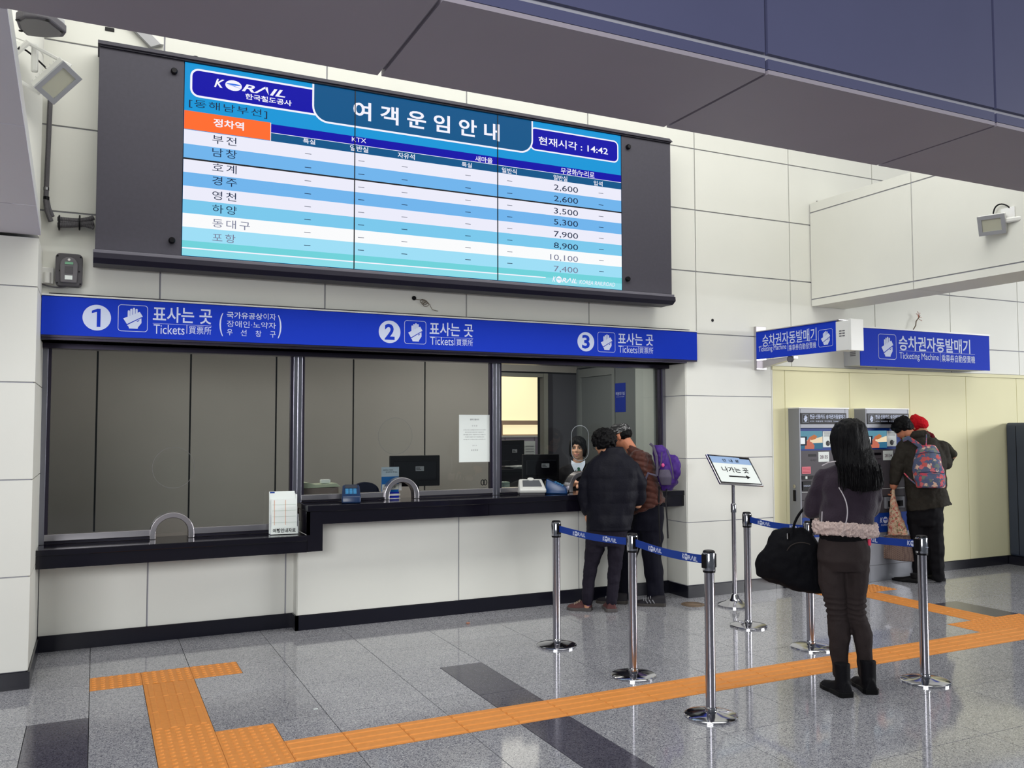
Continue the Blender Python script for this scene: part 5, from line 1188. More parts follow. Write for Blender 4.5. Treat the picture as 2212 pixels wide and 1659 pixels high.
# ---- woman with curly hair at window 3
C_ = Fig((4.02, 6.50)); pc = thing('person', 'person with short curly black hair in long navy padded jacket at window 3', 'person', (4.02, 6.50, 0))
M_nj = mat('navy_padded', (15, 15, 27), .6, bump=.25, bscale=60, var=.06, vscale=10)
M_dt = mat('charcoal_trousers', (34, 30, 42), .8, bump=.2, bscale=150)
hc = C_.J(1303, 957, .03); MH = head_frame(hc, -C_.r*.45+C_.d*.7+V((0, 0, -.45)), (0, 0, 1))
b = B(); head(b, MH, .98, C_.J(1318, 990, 0))
C_.rings(b, [(1290, 1350, 988, 0, .07), (1275, 1368, 1010, 0, .09), (1280, 1365, 1060, 0, .10), (1285, 1360, 1120, 0, .10), (1270, 1350, 1160, 0, .10)], k=.88)
C_.limb(b, [(1289, 1150, 0, 20), (1283, 1200, 0, 17), (1273, 1250, 0, 12), (1268, 1296, .0, 9), (1268, 1312, .0, 9)], .75)
C_.limb(b, [(1331, 1150, 0, 18), (1331, 1200, 0, 16), (1327, 1250, .0, 12), (1321, 1298, .0, 9), (1319, 1314, .0, 9)], .75)
C_.limb(b, [(1275, 1015, 0, 13), (1262, 1055, .02, 12), (1262, 1092, .03, 10), (1266, 1106, .04, 9)], .9)
C_.limb(b, [(1368, 1015, 0, 13), (1382, 1055, .02, 12), (1378, 1090, .08, 10), (1362, 1070, .22, 9)], .9)
hand_b(b, C_.J(1266, 1104, .04), V((.05, .1, -1)), C_.r, .85, .35); hand_b(b, C_.J(1362, 1068, .22), C_.d, V((0, 0, -1)), .85, .3)
fuse(b, 'body', SKIN, pc, .006, 3)
b = B()
C_.rings(b, [(1302, 1346, 966, .0, .065), (1296, 1350, 978, 0, .085), (1278, 1366, 992, 0, .115), (1266, 1378, 1008, 0, .135), (1264, 1382, 1035, 0, .15), (1268, 1378, 1075, 0, .152), (1268, 1368, 1110, 0, .152), (1267, 1363, 1144, 0, .155)])
C_.limb(b, [(1280, 1012, 0, 17), (1266, 1048, .02, 17), (1264, 1078, .03, 15), (1269, 1104, .04, 12)])
C_.limb(b, [(1366, 1014, 0, 18), (1378, 1045, .02, 18), (1380, 1078, .06, 15), (1368, 1092, .14, 13), (1362, 1075, .2, 12)])
fuse(b, 'padded_jacket', M_nj, pc, .008, 4, lambda p, n: .010*noise.noise(p*11)+.004*abs(math.sin(p.z*30)))
b = B()
C_.rings(b, [(1268, 1358, 1130, 0, .13), (1266, 1354, 1160, 0, .13), (1270, 1350, 1178, 0, .10)])
C_.limb(b, [(1287, 1150, 0, 22), (1285, 1185, 0, 21), (1276, 1222, 0, 15.5), (1271, 1262, 0, 13.5), (1269, 1296, 0, 13)])
C_.limb(b, [(1330, 1150, 0, 20), (1331, 1185, 0, 19), (1328, 1222, 0, 15), (1325, 1262, 0, 13), (1321, 1298, 0, 12.5)])
fuse(b, 'trousers', M_dt, pc, .007, 4, lambda p, n: .007*noise.noise(p*16)+.003*noise.noise(p*45))
M_sock = mat('purple_socks', (150, 104, 156), .9, bump=.3, bscale=200)
for x, y in ((1269, 1300), (1319, 1302)):
    b = B(); b.tube([C_.J(x, y-8, 0), C_.J(x, y+8, 0)], .028, 14); b.obj('sock', M_sock, pc, smooth=True)
M_sh1 = mat('maroon_shoe', (92, 58, 58), .6, var=.1, vscale=40); M_sl = mat('grey_sole', (90, 86, 86), .6)
A_ = atZ(1278, 1319); T2 = atZ(1226, 1316); shoe(pc, A_, T2, .052, .10, M_sh1, M_sl, lace=mat('beige_lace', (170, 150, 134), .8))
A_ = atZ(1322, 1323); T2 = atZ(1308, 1306); T2 = A_+(T2-A_).normalized()*.24; shoe(pc, A_, T2, .052, .10, M_sh1, M_sl)
b = B(); b.ell(C_.J(1305, 950, .02), (.088, .092, .088))
random.seed(3)
for i in range(150):
    a = random.uniform(0, 2*PI); z = random.uniform(-.75, 1); q = math.sqrt(1-z*z); v = V((q*math.cos(a), q*math.sin(a), z))
    if v.dot(MH.to_3x3() @ V((0, 1, -.1))) > .72: continue
    b.ell(C_.J(1305, 950, .02)+V((v.x*.094, v.y*.098, v.z*.092)), (.021,)*3, nu=8, nv=5)
fuse(b, 'curly_hair', M_hair, pc, .006, 1, lambda p, n: .007*noise.noise(p*60))
face(MH, pc, .98, False)
b = B()
for s_ in (-1, 1): b.tube([MH @ V((s_*.031+.02*math.cos(2*PI*i/16), .094, .004+.016*math.sin(2*PI*i/16))) for i in range(16)], .0016, 5, closed=True); b.tube([MH @ V((s_*.052, .092, .008)), MH @ V((s_*.08, 0, .01))], .0016, 5)
b.obj('glasses', M_blk, pc)

# ---- man in brown quilted jacket
D_ = Fig((4.56, 6.60)); pm = thing('person', 'person in brown quilted jacket and checked cap leaning over the counter', 'person', (4.56, 6.60, 0))
hc = D_.J(1343, 944, .03); MH = head_frame(hc, -D_.r*.8+D_.d*.35+V((0, 0, -.55)), (0, 0, 1))
b = B(); head(b, MH, 1.0, D_.J(1372, 985, .02))
D_.rings(b, [(1362, 1392, 972, .02, .06), (1360, 1402, 985, .02, .09), (1368, 1415, 1030, 0, .10), (1378, 1428, 1075, 0, .10), (1374, 1430, 1110, 0, .11)], k=.8)
D_.limb(b, [(1410, 1110, 0, 24), (1408, 1200, 0, 17), (1414, 1292, 0, 10), (1420, 1306, 0, 10)], .7)
D_.limb(b, [(1375, 1110, .1, 22), (1358, 1200, .1, 15), (1346, 1290, .1, 10), (1348, 1302, .1, 10)], .7)
D_.limb(b, [(1378, 1000, -.05, 15), (1372, 1035, -.02, 14), (1355, 1062, .05, 11), (1335, 1058, .14, 9)], .9)
D_.limb(b, [(1385, 995, .14, 15), (1372, 1030, .18, 13), (1350, 1052, .2, 11), (1330, 1052, .2, 9)], .9)
hand_b(b, D_.J(1335, 1058, .14), -D_.r, V((0, 0, -1)), .95, .3); hand_b(b, D_.J(1330, 1052, .2), -D_.r+D_.d*.4, V((0, 0, -1)), .95, .3, -1)
fuse(b, 'body', SKIN2, pm, .006, 3)
M_bj = mat('brown_down', (74, 38, 30), .5, sheen=.15, bump=.3, bscale=70, var=.12, vscale=25)
b = B()
D_.rings(b, [(1352, 1384, 958, .02, .065, 14), (1352, 1392, 968, .02, .085, 10), (1356, 1406, 984, .02, .12), (1362, 1415, 1010, 0, .14), (1370, 1421, 1040, 0, .145), (1372, 1430, 1065, 0, .145), (1368, 1440, 1085, 0, .15), (1366, 1436, 1110, 0, .15, -28)])
D_.limb(b, [(1380, 990, -.08, 19), (1380, 1010, -.10, 19), (1373, 1036, -.07, 17), (1356, 1056, .02, 13), (1340, 1058, .10, 11)])
D_.limb(b, [(1388, 990, .12, 17), (1375, 1025, .17, 15), (1352, 1050, .2, 12)])
def quilt(p, n):
    return .008*abs(math.sin((p.z+.25*p.dot(D_.r))*62+1.2*noise.noise(p*7)))+.006*noise.noise(p*20)
fuse(b, 'down_jacket', M_bj, pm, .007, 3, quilt)
M_np = mat('navy_trousers', (14, 14, 28), .8, bump=.2, bscale=150)
b = B()
D_.rings(b, [(1370, 1434, 1090, 0, .13), (1366, 1434, 1120, 0, .135), (1366, 1432, 1145, 0, .12)])
D_.limb(b, [(1405, 1120, 0, 27), (1408, 1160, 0, 25), (1408, 1205, 0, 21), (1413, 1250, 0, 19), (1416, 1292, 0, 18)])
D_.limb(b, [(1385, 1120, .08, 24), (1368, 1165, .1, 22), (1356, 1210, .1, 18), (1350, 1250, .1, 16), (1347, 1288, .1, 15)])
fuse(b, 'trousers', M_np, pm, .008, 4, lambda p, n: .012*noise.noise(p*12))
M_sh2 = mat('black_sneaker', (36, 34, 40), .6); M_sl2 = mat('sneaker_sole', (70, 66, 64), .6); M_ln = mat('sneaker_stripe', (150, 150, 156), .5)
A_ = atZ(1438, 1309); T2 = A_-D_.r*.28-D_.d*.0; s1_ = shoe(pm, A_, T2, .052, .095, M_sh2, M_sl2, lace=M_ln)
b = B()
for k in range(3):
    c = V((A_.x, A_.y, 0))-D_.r*(.10+.03*k)-D_.d*.046; b.tube([c+V((0, 0, .03)), c+V((-.02, 0, .06))], .005, 5)
b.obj('side_stripes', M_ln, s1_)
A_ = atZ(1355, 1306)+D_.d*.05; T2 = A_-D_.r*.28; shoe(pm, A_, T2, .052, .095, M_sh2, M_sl2, lace=M_ln)
# cap: checked material
m = bpy.data.materials.new('checked_cloth'); m.use_nodes = True; nt = m.node_tree; bs = nt.nodes['Principled BSDF']; g_ = nt.nodes.new('ShaderNodeTexCoord'); ck = nt.nodes.new('ShaderNodeTexBrick')
ck.inputs['Color1'].default_value = (.01, .01, .012, 1); ck.inputs['Color2'].default_value = (.55, .55, .55, 1); ck.inputs['Mortar'].default_value = (.012, .012, .015, 1); ck.inputs['Scale'].default_value = 26; ck.inputs['Mortar Size'].default_value = .045; ck.inputs['Bias'].default_value = -.35
mp = nt.nodes.new('ShaderNodeMapping'); mp.inputs['Rotation'].default_value = (PI/2, 0, .4); nt.links.new(g_.outputs['Object'], mp.inputs[0]); nt.links.new(mp.outputs[0], ck.inputs[0]); nt.links.new(ck.outputs[0], bs.inputs['Base Color']); bs.inputs['Roughness'].default_value = .8
b = B(); rs = []
for (z, q) in ((.015, 1.0), (.045, 1.02), (.075, .95), (.10, .72), (.115, .35), (.118, .02)):
    rs.append([MH @ V((.084*q*math.cos(2*PI*i/24), -.012+.102*q*math.sin(2*PI*i/24), z+.012+.012*math.sin(2*PI*i/24))) for i in range(24)])
b.loft(rs); cp_ = b.obj('cap', m, pm, smooth=True)
b = B(); b.prism([MH @ V((x, y, .022)) for x, y in ((-.07, .075), (-.055, .135), (0, .155), (.055, .135), (.07, .075))], MH.to_3x3() @ V((0, 0, .006))); b.obj('cap_peak', m, cp_)
b = B(); b.ell(MH @ V((0, -.035, .0)), (.079, .076, .05), MH); fuse(b, 'hair', M_hair, pm, .006, 2, folds(.006, 60))
face(MH, pm, 1, False)

# purple backpack
bp_ = thing('backpack', 'purple and grey hiking backpack worn by the man in the brown jacket', 'backpack', D_.J(1440, 1056, 0))
M_pur = mat('purple_nylon', (74, 44, 128), .5, var=.1, vscale=20, bump=.2, bscale=60); M_gry = mat('grey_mesh', (92, 86, 104), .7, bump=.3, bscale=200)
b = B(); D_.rings(b, [(1410, 1430, 962, 0, .07), (1410, 1443, 972, 0, .115), (1412, 1452, 995, 0, .13), (1418, 1460, 1020, 0, .13), (1424, 1464, 1042, 0, .12), (1428, 1452, 1058, 0, .08)])
b.ell(D_.J(1452, 1012, -.02), (.06, .11, .13))
bo_ = fuse(b, 'pack_body', M_pur, bp_, .007, 4, lambda p, n: .010*noise.noise(p*16)+.004*noise.noise(p*40))
b = B(); D_.rings(b, [(1424, 1448, 1014, -.11, .03), (1422, 1452, 1030, -.115, .04), (1428, 1450, 1048, -.10, .03)]); fuse(b, 'side_pocket', M_gry, bp_, .006, 3)
b = B(); b.tube([D_.J(x, y, dd) for x, y, dd in ((1440, 972, -.10), (1447, 990, -.128), (1452, 1012, -.13), (1455, 1034, -.12))], .006, 6); b.tube([D_.J(x, y, dd) for x, y, dd in ((1430, 976, -.12), (1428, 1000, -.135), (1424, 1012, -.135))], .005, 6); b.obj('compression_strap', M_gry, bp_)
b = B(); b.tube([D_.J(x, y, dd) for x, y, dd in ((1404, 958, -.10), (1411, 964, -.1), (1418, 985, -.135), (1420, 1010, -.14), (1419, 1028, -.13))], .012, 6, flat=.3); b.obj('shoulder_strap', M_gry, bp_); b = B(); b.tube([D_.J(x, y, dd) for x, y, dd in ((1419, 1028, -.13), (1400, 1022, -.155), (1390, 1045, -.15))], .010, 6, flat=.3); b.obj('shoulder_strap', M_gry, bp_)
b = B(); b.tube([D_.J(x, y, -.12) for x, y in ((1440, 1056), (1438, 1085), (1441, 1120), (1443, 1163))], .008, 6, flat=.25); b.tube([D_.J(x, y, -.13) for x, y in ((1424, 1050), (1423, 1100), (1426, 1172))], .008, 6, flat=.25); b.obj('hanging_strap', M_blk, bp_)
b = B(); b.ell(D_.J(1432, 1005, -.14), (.016, .012, .018)); b.obj('pink_charm', mat('pink_charm', (220, 90, 150), .5), bp_, smooth=True)
P = atY(1468, 1046, 6.8); tag(B().box(P.x-.03, P.x+.03, 6.78, 6.85, 1.001, 1.06).obj('small_box', M_whp, bevel=.006), 'small white box on the granite counter beside the column', 'box')

# ---- clerk behind window 3
K = Fig((4.50, 7.62)); pk = thing('person', 'person smiling behind window 3, clerk with bob hair, white collar and green scarf', 'person', (4.50, 7.62, .45))
cs = K.J(1248, 968, 0); MH = head_frame(cs, -K.d+V((0, 0, -.08))-K.r*.12, (0, 0, 1))
b = B(); head(b, MH, 1.0, K.J(1249, 1008, .03))
K.rings(b, [(1232, 1268, 1004, .03, .06), (1215, 1285, 1016, .03, .09), (1216, 1284, 1060, .03, .10), (1222, 1278, 1110, .03, .10), (1216, 1284, 1140, .03, .12)], k=.9)
K.limb(b, [(1220, 1022, .03, 12), (1210, 1062, 0, 11), (1222, 1056, -.24, 9), (1240, 1042, -.36, 8)], .9)
K.limb(b, [(1282, 1022, .03, 12), (1294, 1060, 0, 11), (1282, 1056, -.24, 9), (1266, 1044, -.36, 8)], .9)
K.limb(b, [(1228, 1140, .03, 18), (1226, 1150, -.14, 15), (1226, 1230, -.14, 10)], .9); K.limb(b, [(1272, 1140, .03, 18), (1274, 1150, -.14, 15), (1274, 1230, -.14, 10)], .9)
hand_b(b, K.J(1240, 1042, -.36), K.r*.8-K.d*.6, V((0, 0, -1)), .85, .5); hand_b(b, K.J(1266, 1044, -.36), -K.r*.8-K.d*.6, V((0, 0, -1)), .85, .5, -1)
fuse(b, 'body', mat('fair_skin', (232, 180, 150), .5, spec=.3), pk, .0055, 3)
face(MH, pk)
M_suit = mat('black_suit', (16, 15, 20), .7)
b = B(); K.rings(b, [(1236, 1264, 1000, .05, .05), (1214, 1288, 1008, .03, .09), (1207, 1293, 1024, .03, .115), (1210, 1290, 1065, .03, .125), (1214, 1286, 1110, .03, .12), (1210, 1290, 1150, .03, .14)])
K.limb(b, [(1219, 1022, .03, 15), (1208, 1060, 0, 13.5), (1222, 1056, -.22, 11), (1236, 1045, -.32, 10)]); K.limb(b, [(1283, 1022, .03, 15), (1295, 1058, 0, 13.5), (1282, 1056, -.22, 11), (1270, 1046, -.32, 10)])
K.limb(b, [(1228, 1145, .03, 21), (1226, 1152, -.14, 18), (1226, 1225, -.14, 12)]); K.limb(b, [(1272, 1145, .03, 21), (1274, 1152, -.14, 18), (1274, 1225, -.14, 12)])
fuse(b, 'suit', M_suit, pk, .008, 4)
b = B()
for s_ in (-1, 1):
    x = 1249
    b.prism([K.J(x+s_*15, 994, -.03), K.J(x+s_*5, 1000, -.06), K.J(x+s_*1, 1012, -.085), K.J(x+s_*8, 1018, -.105), K.J(x+s_*15, 1003, -.09)], -K.d*.006)
b.prism([K.J(1241, 1000, -.07), K.J(1257, 1000, -.07), K.J(1252, 1026, -.105), K.J(1246, 1026, -.105)], -K.d*.004)
b.obj('shirt_collar', mat('white_shirt', (206, 216, 232), .7), pk)
b = B(); b.ell(K.J(1250, 1012, -.105), (.016, .012, .014)); b.prism([K.J(1250, 1012, -.11), K.J(1242, 1024, -.112), K.J(1250, 1030, -.114), K.J(1259, 1023, -.112)], -K.d*.006); fuse(b, 'green_scarf', mat('green_silk', (22, 84, 62), .4), pk, .004, 1)
b = B(); T = lambda x, y, z: MH @ V((x, y, z))
b.ell(T(0, -.02, .045), (.086, .098, .078), MH); b.ell(T(-.066, -.01, -.01), (.026, .058, .085), MH); b.ell(T(.066, -.01, -.01), (.026, .058, .085), MH); b.ell(T(0, -.065, -.01), (.075, .045, .085), MH)
b.tube([T(.0, .06, .095), T(-.035, .078, .06), T(-.062, .058, .02), T(-.072, .04, -.02)], [.02, .022, .02, .012], 8); b.tube([T(.0, .06, .095), T(.045, .068, .06), T(.066, .048, .02)], [.02, .022, .016], 8)
b.tube([T(.02, .07, .09), T(-.02, .086, .068), T(-.05, .078, .042)], [.016, .014, .008], 8)
fuse(b, 'bob_hair', M_hair, pk, .005, 3, lambda p, n: .005*noise.noise(V((p.x*60, p.y*60, p.z*10))))
ck_ = thing('office_chair', 'black staff chair that the smiling clerk sits on', 'chair', (4.55, 7.8, 0))
zt = K.J(1248, 1150, 0).z
B().box(4.32, 4.78, 7.55, 7.98, zt-.16, zt-.09).obj('seat', M_blk, ck_, bevel=.02); B().box(4.35, 4.75, 7.98, 8.02, zt, zt+.35).obj('backrest', M_blk, ck_, bevel=.015); B().tube([(4.55, 7.8, .05), (4.55, 7.8, zt-.15)], .03).tube([(4.55, 7.9, zt-.12), (4.55, 8.0, zt+.1)], .02).obj('column', M_blk, ck_)
for k in range(5):
    a = 2*PI*k/5; B().tube([(4.55, 7.8, .07), (4.55+.25*math.cos(a), 7.8+.22*math.sin(a), .03)], .018).obj('leg', M_blk, ck_)

# ---- backpacker at the right machine
Q = Fig((7.78, 6.20)); pq = thing('person', 'person in olive parka bending over the right ticket machine, floral backpack on', 'person', (7.78, 6.20, 0))
M_ol = mat('olive_parka', (50, 47, 42), .8, var=.15, vscale=25, bump=.3, bscale=80)
hc = Q.J(1950, 925, -.02); MH = head_frame(hc, -Q.r*.55+Q.d*.45+V((0, 0, -.75)), (0, 0, 1))
b = B(); head(b, MH, 1.0, Q.J(1978, 960, .0))
Q.rings(b, [(1968, 1996, 950, 0, .07), (1962, 2020, 962, 0, .10), (1960, 2034, 1000, 0, .11), (1968, 2036, 1060, 0, .11), (1968, 2034, 1100, 0, .12)], k=.86)
Q.limb(b, [(1983, 1100, 0, 21), (1986, 1180, 0, 16), (1984, 1240, 0, 11), (1984, 1244, 0, 10)], .65); Q.limb(b, [(2018, 1100, 0, 20), (2020, 1180, 0, 16), (2025, 1240, .0, 11), (2026, 1238, 0, 10)], .62)
Q.limb(b, [(1955, 968, -.02, 14), (1942, 1000, -.02, 13), (1934, 1035, -.02, 10), (1930, 1050, -.02, 9)], .9); Q.limb(b, [(2032, 968, .02, 14), (2040, 1005, .10, 12), (2010, 1010, .22, 10), (1975, 1000, .26, 9)], .9)
hand_b(b, Q.J(1930, 1050, -.02), V((0, 0, -1)), -Q.r, .9, .8); hand_b(b, Q.J(1975, 1000, .26), -Q.r, V((0, 0, -1)), .9, .4, -1)
fuse(b, 'body', SKIN2, pq, .006, 3)
b = B()
Q.rings(b, [(1958, 2000, 938, -.01, .075, 6), (1955, 2018, 946, 0, .11), (1950, 2036, 960, 0, .135), (1950, 2044, 985, 0, .15), (1952, 2044, 1020, 0, .16), (1955, 2046, 1055, 0, .165), (1957, 2054, 1085, 0, .17), (1959, 2058, 1104, 0, .17, -14)])
Q.limb(b, [(1958, 962, -.02, 18), (1944, 992, -.03, 17), (1936, 1020, -.03, 14), (1932, 1040, -.03, 11)])
Q.limb(b, [(2030, 968, .02, 18), (2042, 1000, .08, 15), (2015, 1012, .18, 14), (1990, 1002, .24, 12)])
b.tube([Q.J(1956, 944, -.05), Q.J(1975, 938, -.1), Q.J(1998, 936, -.08), Q.J(2006, 940, 0)], [.03, .038, .035, .02], 10)
fuse(b, 'parka', M_ol, pq, .008, 4, lambda p, n: .013*noise.noise(p*12)+.004*noise.noise(p*35))
b = B(); Q.rings(b, [(1962, 2040, 1085, 0, .14), (1962, 2036, 1118, 0, .14), (1966, 2032, 1135, 0, .12)])
Q.limb(b, [(1982, 1110, 0, 23), (1985, 1150, 0, 20), (1987, 1190, 0, 17), (1986, 1240, 0, 14)]); Q.limb(b, [(2016, 1110, .0, 21), (2019, 1150, 0, 18), (2022, 1190, 0, 16.5), (2026, 1246, 0, 13)])
fuse(b, 'trousers', mat('black_trousers', (16, 15, 20), .8), pq, .008, 4, lambda p, n: .010*noise.noise(p*16))
M_sh3 = mat('black_shoe', (18, 17, 20), .5)
A_ = atZ(1990, 1260); T2 = atZ(1955, 1256); T2 = A_+(T2-A_).normalized()*.28; shoe(pq, A_, T2, .045, .075, M_sh3, M_sh3, shaft=.10)
A_ = atZ(2037, 1256); T2 = A_-Q.r*.16+Q.d*.2; shoe(pq, A_, T2, .045, .075, M_sh3, M_sh3, shaft=.10)
b = B(); b.ell(MH @ V((0, -.02, .03)), (.088, .104, .088), MH); b.ell(MH @ V((0, -.05, -.02)), (.075, .06, .07), MH); b.ell(MH @ V((0, .05, .055)), (.07, .045, .05), MH)
for s_ in (-1, 1): b.ell(MH @ V((s_*.07, .0, -.0)), (.022, .05, .05), MH)
fuse(b, 'hair', M_hair, pq, .006, 2, lambda p, n: .012*noise.noise(p*38))
face(MH, pq, 1, False)
# floral material
def floral(name, base, cols, sc):
    m = bpy.data.materials.new(name); m.use_nodes = True; nt = m.node_tree; bs = nt.nodes['Principled BSDF']; g_ = nt.nodes.new('ShaderNodeNewGeometry')
    nz = nt.nodes.new('ShaderNodeTexNoise'); nz.inputs['Scale'].default_value = sc*1.6; nt.links.new(g_.outputs['Position'], nz.inputs[0])
    vm = nt.nodes.new('ShaderNodeVectorMath'); vm.operation = 'SCALE'; vm.inputs['Scale'].default_value = .06; nt.links.new(nz.outputs['Color'], vm.inputs[0])
    va = nt.nodes.new('ShaderNodeVectorMath'); nt.links.new(g_.outputs['Position'], va.inputs[0]); nt.links.new(vm.outputs[0], va.inputs[1])
    vo = nt.nodes.new('ShaderNodeTexVoronoi'); vo.inputs['Scale'].default_value = sc; nt.links.new(va.outputs[0], vo.inputs['Vector'])
    sp = nt.nodes.new('ShaderNodeSeparateColor'); nt.links.new(vo.outputs['Color'], sp.inputs[0])
    cr = nt.nodes.new('ShaderNodeValToRGB'); cr.color_ramp.interpolation = 'CONSTANT'; e = cr.color_ramp.elements
    e[0].position = 0; e[0].color = (*lin(cols[0]), 1); e[1].position = 1/len(cols); e[1].color = (*lin(cols[1]), 1)
    for i, c in enumerate(cols[2:]): x = e.new((i+2)/len(cols)); x.color = (*lin(c), 1)
    nt.links.new(sp.outputs[0], cr.inputs[0])
    mr = nt.nodes.new('ShaderNodeMapRange'); mr.inputs[1].default_value = .56; mr.inputs[2].default_value = .62; nt.links.new(vo.outputs['Distance'], mr.inputs[0])
    mx = nt.nodes.new('ShaderNodeMix'); mx.data_type = 'RGBA'; nt.links.new(mr.outputs[0], mx.inputs[0]); nt.links.new(cr.outputs[0], mx.inputs[6]); mx.inputs[7].default_value = (*lin(base), 1)
    nt.links.new(mx.outputs[2], bs.inputs['Base Color']); bs.inputs['Roughness'].default_value = .8
    return m
M_flo = floral('floral_cloth', (88, 98, 128), [(206, 74, 96), (84, 94, 126), (222, 186, 166), (78, 88, 124), (212, 108, 116), (112, 124, 116), (200, 88, 84), (90, 100, 136)], 24)
fb = thing('backpack', 'blue floral backpack with pink roses on the olive parka', 'backpack', Q.J(2008, 1056, -.25))
b = B(); Q.rings(b, [(1984, 2020, 962, -.16, .05), (1979, 2027, 972, -.18, .08), (1974, 2033, 990, -.20, .10), (1971, 2038, 1012, -.21, .115), (1973, 2042, 1035, -.22, .125), (1979, 2042, 1053, -.22, .12)])
fuse(b, 'pack_body', M_flo, fb, .007, 4, folds(.010, 14))
b = B(); Q.rings(b, [(1986, 2036, 1022, -.30, .05), (1984, 2040, 1034, -.31, .06), (1987, 2040, 1052, -.31, .055)]); fuse(b, 'front_pocket', M_flo, fb, .006, 3)
b = B(); b.tube([Q.J(x, y, dd) for x, y, dd in ((1984, 1021, -.36), (2010, 1019, -.375), (2040, 1023, -.36))], .004, 6); b.tube([Q.J(x, y, dd) for x, y, dd in ((1978, 982, -.27), (2005, 976, -.285), (2031, 980, -.27))], .004, 6); b.obj('zip', mat('zip_blue', (60, 66, 96), .6), fb)
b = B(); b.tube([Q.J(x, y, dd) for x, y, dd in ((1950, 950, -.12), (1962, 946, -.16), (1976, 955, -.19), (1990, 966, -.2))], .022, 8, flat=.25); b.obj('shoulder_strap', M_flo, fb); b = B(); b.tube([Q.J(x, y, dd) for x, y, dd in ((2001, 941, -.13), (2001, 952, -.18), (2000, 966, -.2))], .022, 8, flat=.25); b.obj('shoulder_strap', M_flo, fb); b = B(); b.tube([Q.J(x, y, dd) for x, y, dd in ((1953, 1022, -.15), (1965, 1035, -.2), (1980, 1047, -.22))], .008, 6, flat=.4); b.obj('shoulder_strap', M_flo, fb)
# bags in his hand
M_qu = bpy.data.materials.new('quilted_tan'); M_qu.use_nodes = True; nt = M_qu.node_tree; bs = nt.nodes['Principled BSDF']; tc = nt.nodes.new('ShaderNodeTexCoord'); mp = nt.nodes.new('ShaderNodeMapping'); mp.inputs['Rotation'].default_value = (0, PI/4, 0)
ck = nt.nodes.new('ShaderNodeTexChecker'); ck.inputs['Scale'].default_value = 70; ck.inputs[1].default_value = (*lin((128, 106, 96)), 1); ck.inputs[2].default_value = (*lin((98, 78, 72)), 1)
nt.links.new(tc.outputs['Object'], mp.inputs[0]); nt.links.new(mp.outputs[0], ck.inputs[0]); nt.links.new(ck.outputs[0], bs.inputs['Base Color']); bs.inputs['Roughness'].default_value = .7
qb = thing('shopping_bag', 'brown checked shopping bag hanging from the left hand of the backpacker', 'bag', Q.J(1938, 1210, -.1))
b = B(); Q.rings(b, [(1909, 1966, 1156, -.06, .05), (1906, 1969, 1175, -.06, .06), (1902, 1974, 1195, -.06, .065, 6), (1901, 1976, 1204, -.06, .06, 10)]); fuse(b, 'bag_body', M_qu, qb, .008, 2, folds(.008, 12))
b = B(); b.tube([Q.J(1916, 1156, -.06), Q.J(1925, 1100, -.05), Q.J(1931, 1060, -.04), Q.J(1940, 1100, -.05), Q.J(1958, 1156, -.06)], .008, 6, flat=.4); b.obj('bag_handle', M_blk, qb)
b = B(); b.tube([Q.J(1908, 1156, -.11), Q.J(1966, 1156, -.11)], .006, 6); b.obj('bag_rim', M_chrome, qb)
M_fl2 = floral('floral_scarf', (196, 168, 140), [(176, 84, 78), (196, 168, 140), (120, 118, 84), (206, 130, 110), (210, 186, 160)], 48)
fs_ = thing('cloth_pouch', 'cream and red floral cloth pouch hanging above the brown bag', 'bag', Q.J(1940, 1154, -.12))
b = B(); Q.rings(b, [(1927, 1932, 1058, -.10, .012), (1923, 1937, 1085, -.10, .03), (1920, 1948, 1115, -.10, .045), (1917, 1958, 1140, -.10, .05), (1917, 1963, 1155, -.10, .05)]); fuse(b, 'pouch_body', M_fl2, fs_, .006, 3, folds(.008, 20))

# ---- companion with red hat
W_ = Fig((8.06, 6.36)); pw = thing('person', 'person in red knitted hat and maroon scarf mostly hidden behind the floral backpack wearer', 'person', (8.06, 6.36, 0))
hc = W_.J(1984, 924, 0); MH = head_frame(hc, -W_.r*.5+W_.d*.5+V((0, 0, -.7)), (0, 0, 1))
b = B(); head(b, MH, .92, W_.J(2002, 956, 0))
W_.rings(b, [(1990, 2015, 945, 0, .06), (1984, 2032, 958, 0, .08), (1984, 2034, 1000, 0, .08), (1988, 2030, 1060, 0, .09), (1986, 2032, 1110, 0, .09)], k=.86)
W_.limb(b, [(1998, 1110, 0, 15), (2000, 1175, 0, 12), (2003, 1235, 0, 9)], .8); W_.limb(b, [(2020, 1110, 0, 15), (2020, 1175, 0, 12), (2022, 1232, 0, 9)], .8)
W_.limb(b, [(2028, 962, 0, 11), (2058, 983, -.02, 10), (2040, 1002, .08, 9), (2010, 1000, .14, 8)], .85); W_.limb(b, [(1990, 965, 0, 11), (1985, 1000, .02, 10), (1975, 1010, .1, 8)], .85)
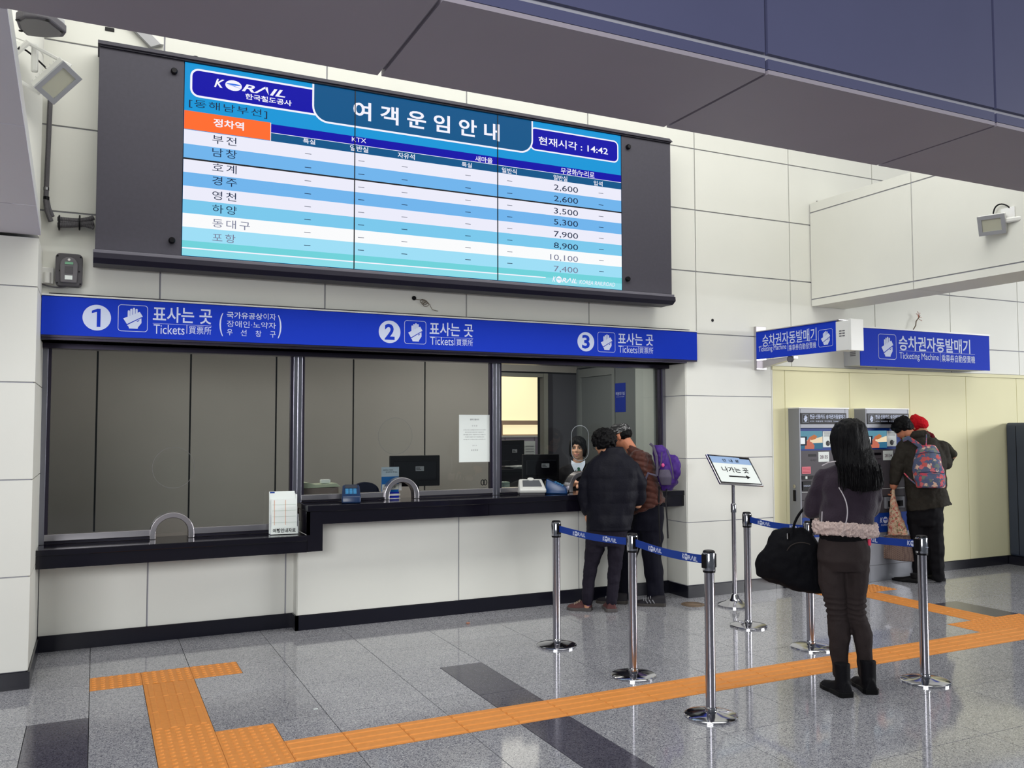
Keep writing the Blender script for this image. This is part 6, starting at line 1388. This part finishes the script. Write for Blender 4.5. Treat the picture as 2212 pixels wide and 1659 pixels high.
hand_b(b, W_.J(2010, 1000, .14), -W_.r, V((0, 0, -1)), .8, .4); hand_b(b, W_.J(1975, 1010, .1), -W_.r, V((0, 0, -1)), .8, .4)
fuse(b, 'body', SKIN, pw, .006, 3)
b = B(); W_.rings(b, [(1990, 2016, 942, 0, .07), (1982, 2034, 955, 0, .10), (1982, 2038, 1000, 0, .11), (1986, 2034, 1060, 0, .11), (1984, 2036, 1085, 0, .11)])
W_.limb(b, [(2028, 962, 0, 13), (2045, 970, -.01, 13), (2057, 980, -.02, 10.5), (2044, 1000, .06, 10), (2020, 1000, .12, 10)]); W_.limb(b, [(1990, 965, 0, 13), (1985, 1000, .02, 12), (1978, 1008, .08, 10)])
fuse(b, 'coat', mat('dark_olive_coat', (52, 50, 42), .7), pw, .008, 4, folds(.009, 14))
b = B(); W_.rings(b, [(1988, 2034, 1075, 0, .10), (1988, 2032, 1115, 0, .10)]); W_.limb(b, [(1998, 1110, 0, 14), (2000, 1175, 0, 12), (2003, 1238, 0, 10)]); W_.limb(b, [(2020, 1110, 0, 14), (2020, 1175, 0, 12), (2022, 1236, 0, 10)]); fuse(b, 'trousers', mat('black_trousers', (16, 15, 20), .8), pw, .008, 3)
for x, y in ((2006, 1243), (2026, 1241)):
    A_ = atZ(x, y); T2 = A_-W_.r*.1+W_.d*.14; shoe(pw, A_, T2, .036, .07, M_sh3, M_sh3, shaft=.1)
M_red = mat('red_knit', (206, 22, 36), .85, bump=.5, bscale=140)
b = B(); b.ell(MH @ V((0, -.015, .03)), (.09, .104, .085), MH); b.ell(MH @ V((0, -.03, .10)), (.05, .06, .05), MH); b.ell(W_.J(1975, 904, -.02), (.028, .028, .035)); b.ell(MH @ V((0, -.07, .0)), (.07, .05, .07), MH)
fuse(b, 'knitted_hat', M_red, pw, .006, 2, lambda p, n: .006*noise.noise(p*50))
b = B(); b.tube([W_.J(x, y, dd) for x, y, dd in ((1992, 938, -.08), (2002, 936, -.09), (2012, 940, -.07), (2016, 946, 0))], [.02, .026, .026, .02], 10); fuse(b, 'scarf', mat('maroon_knit', (110, 24, 34), .9, bump=.5, bscale=140), pw, .006, 2, folds(.006, 50))
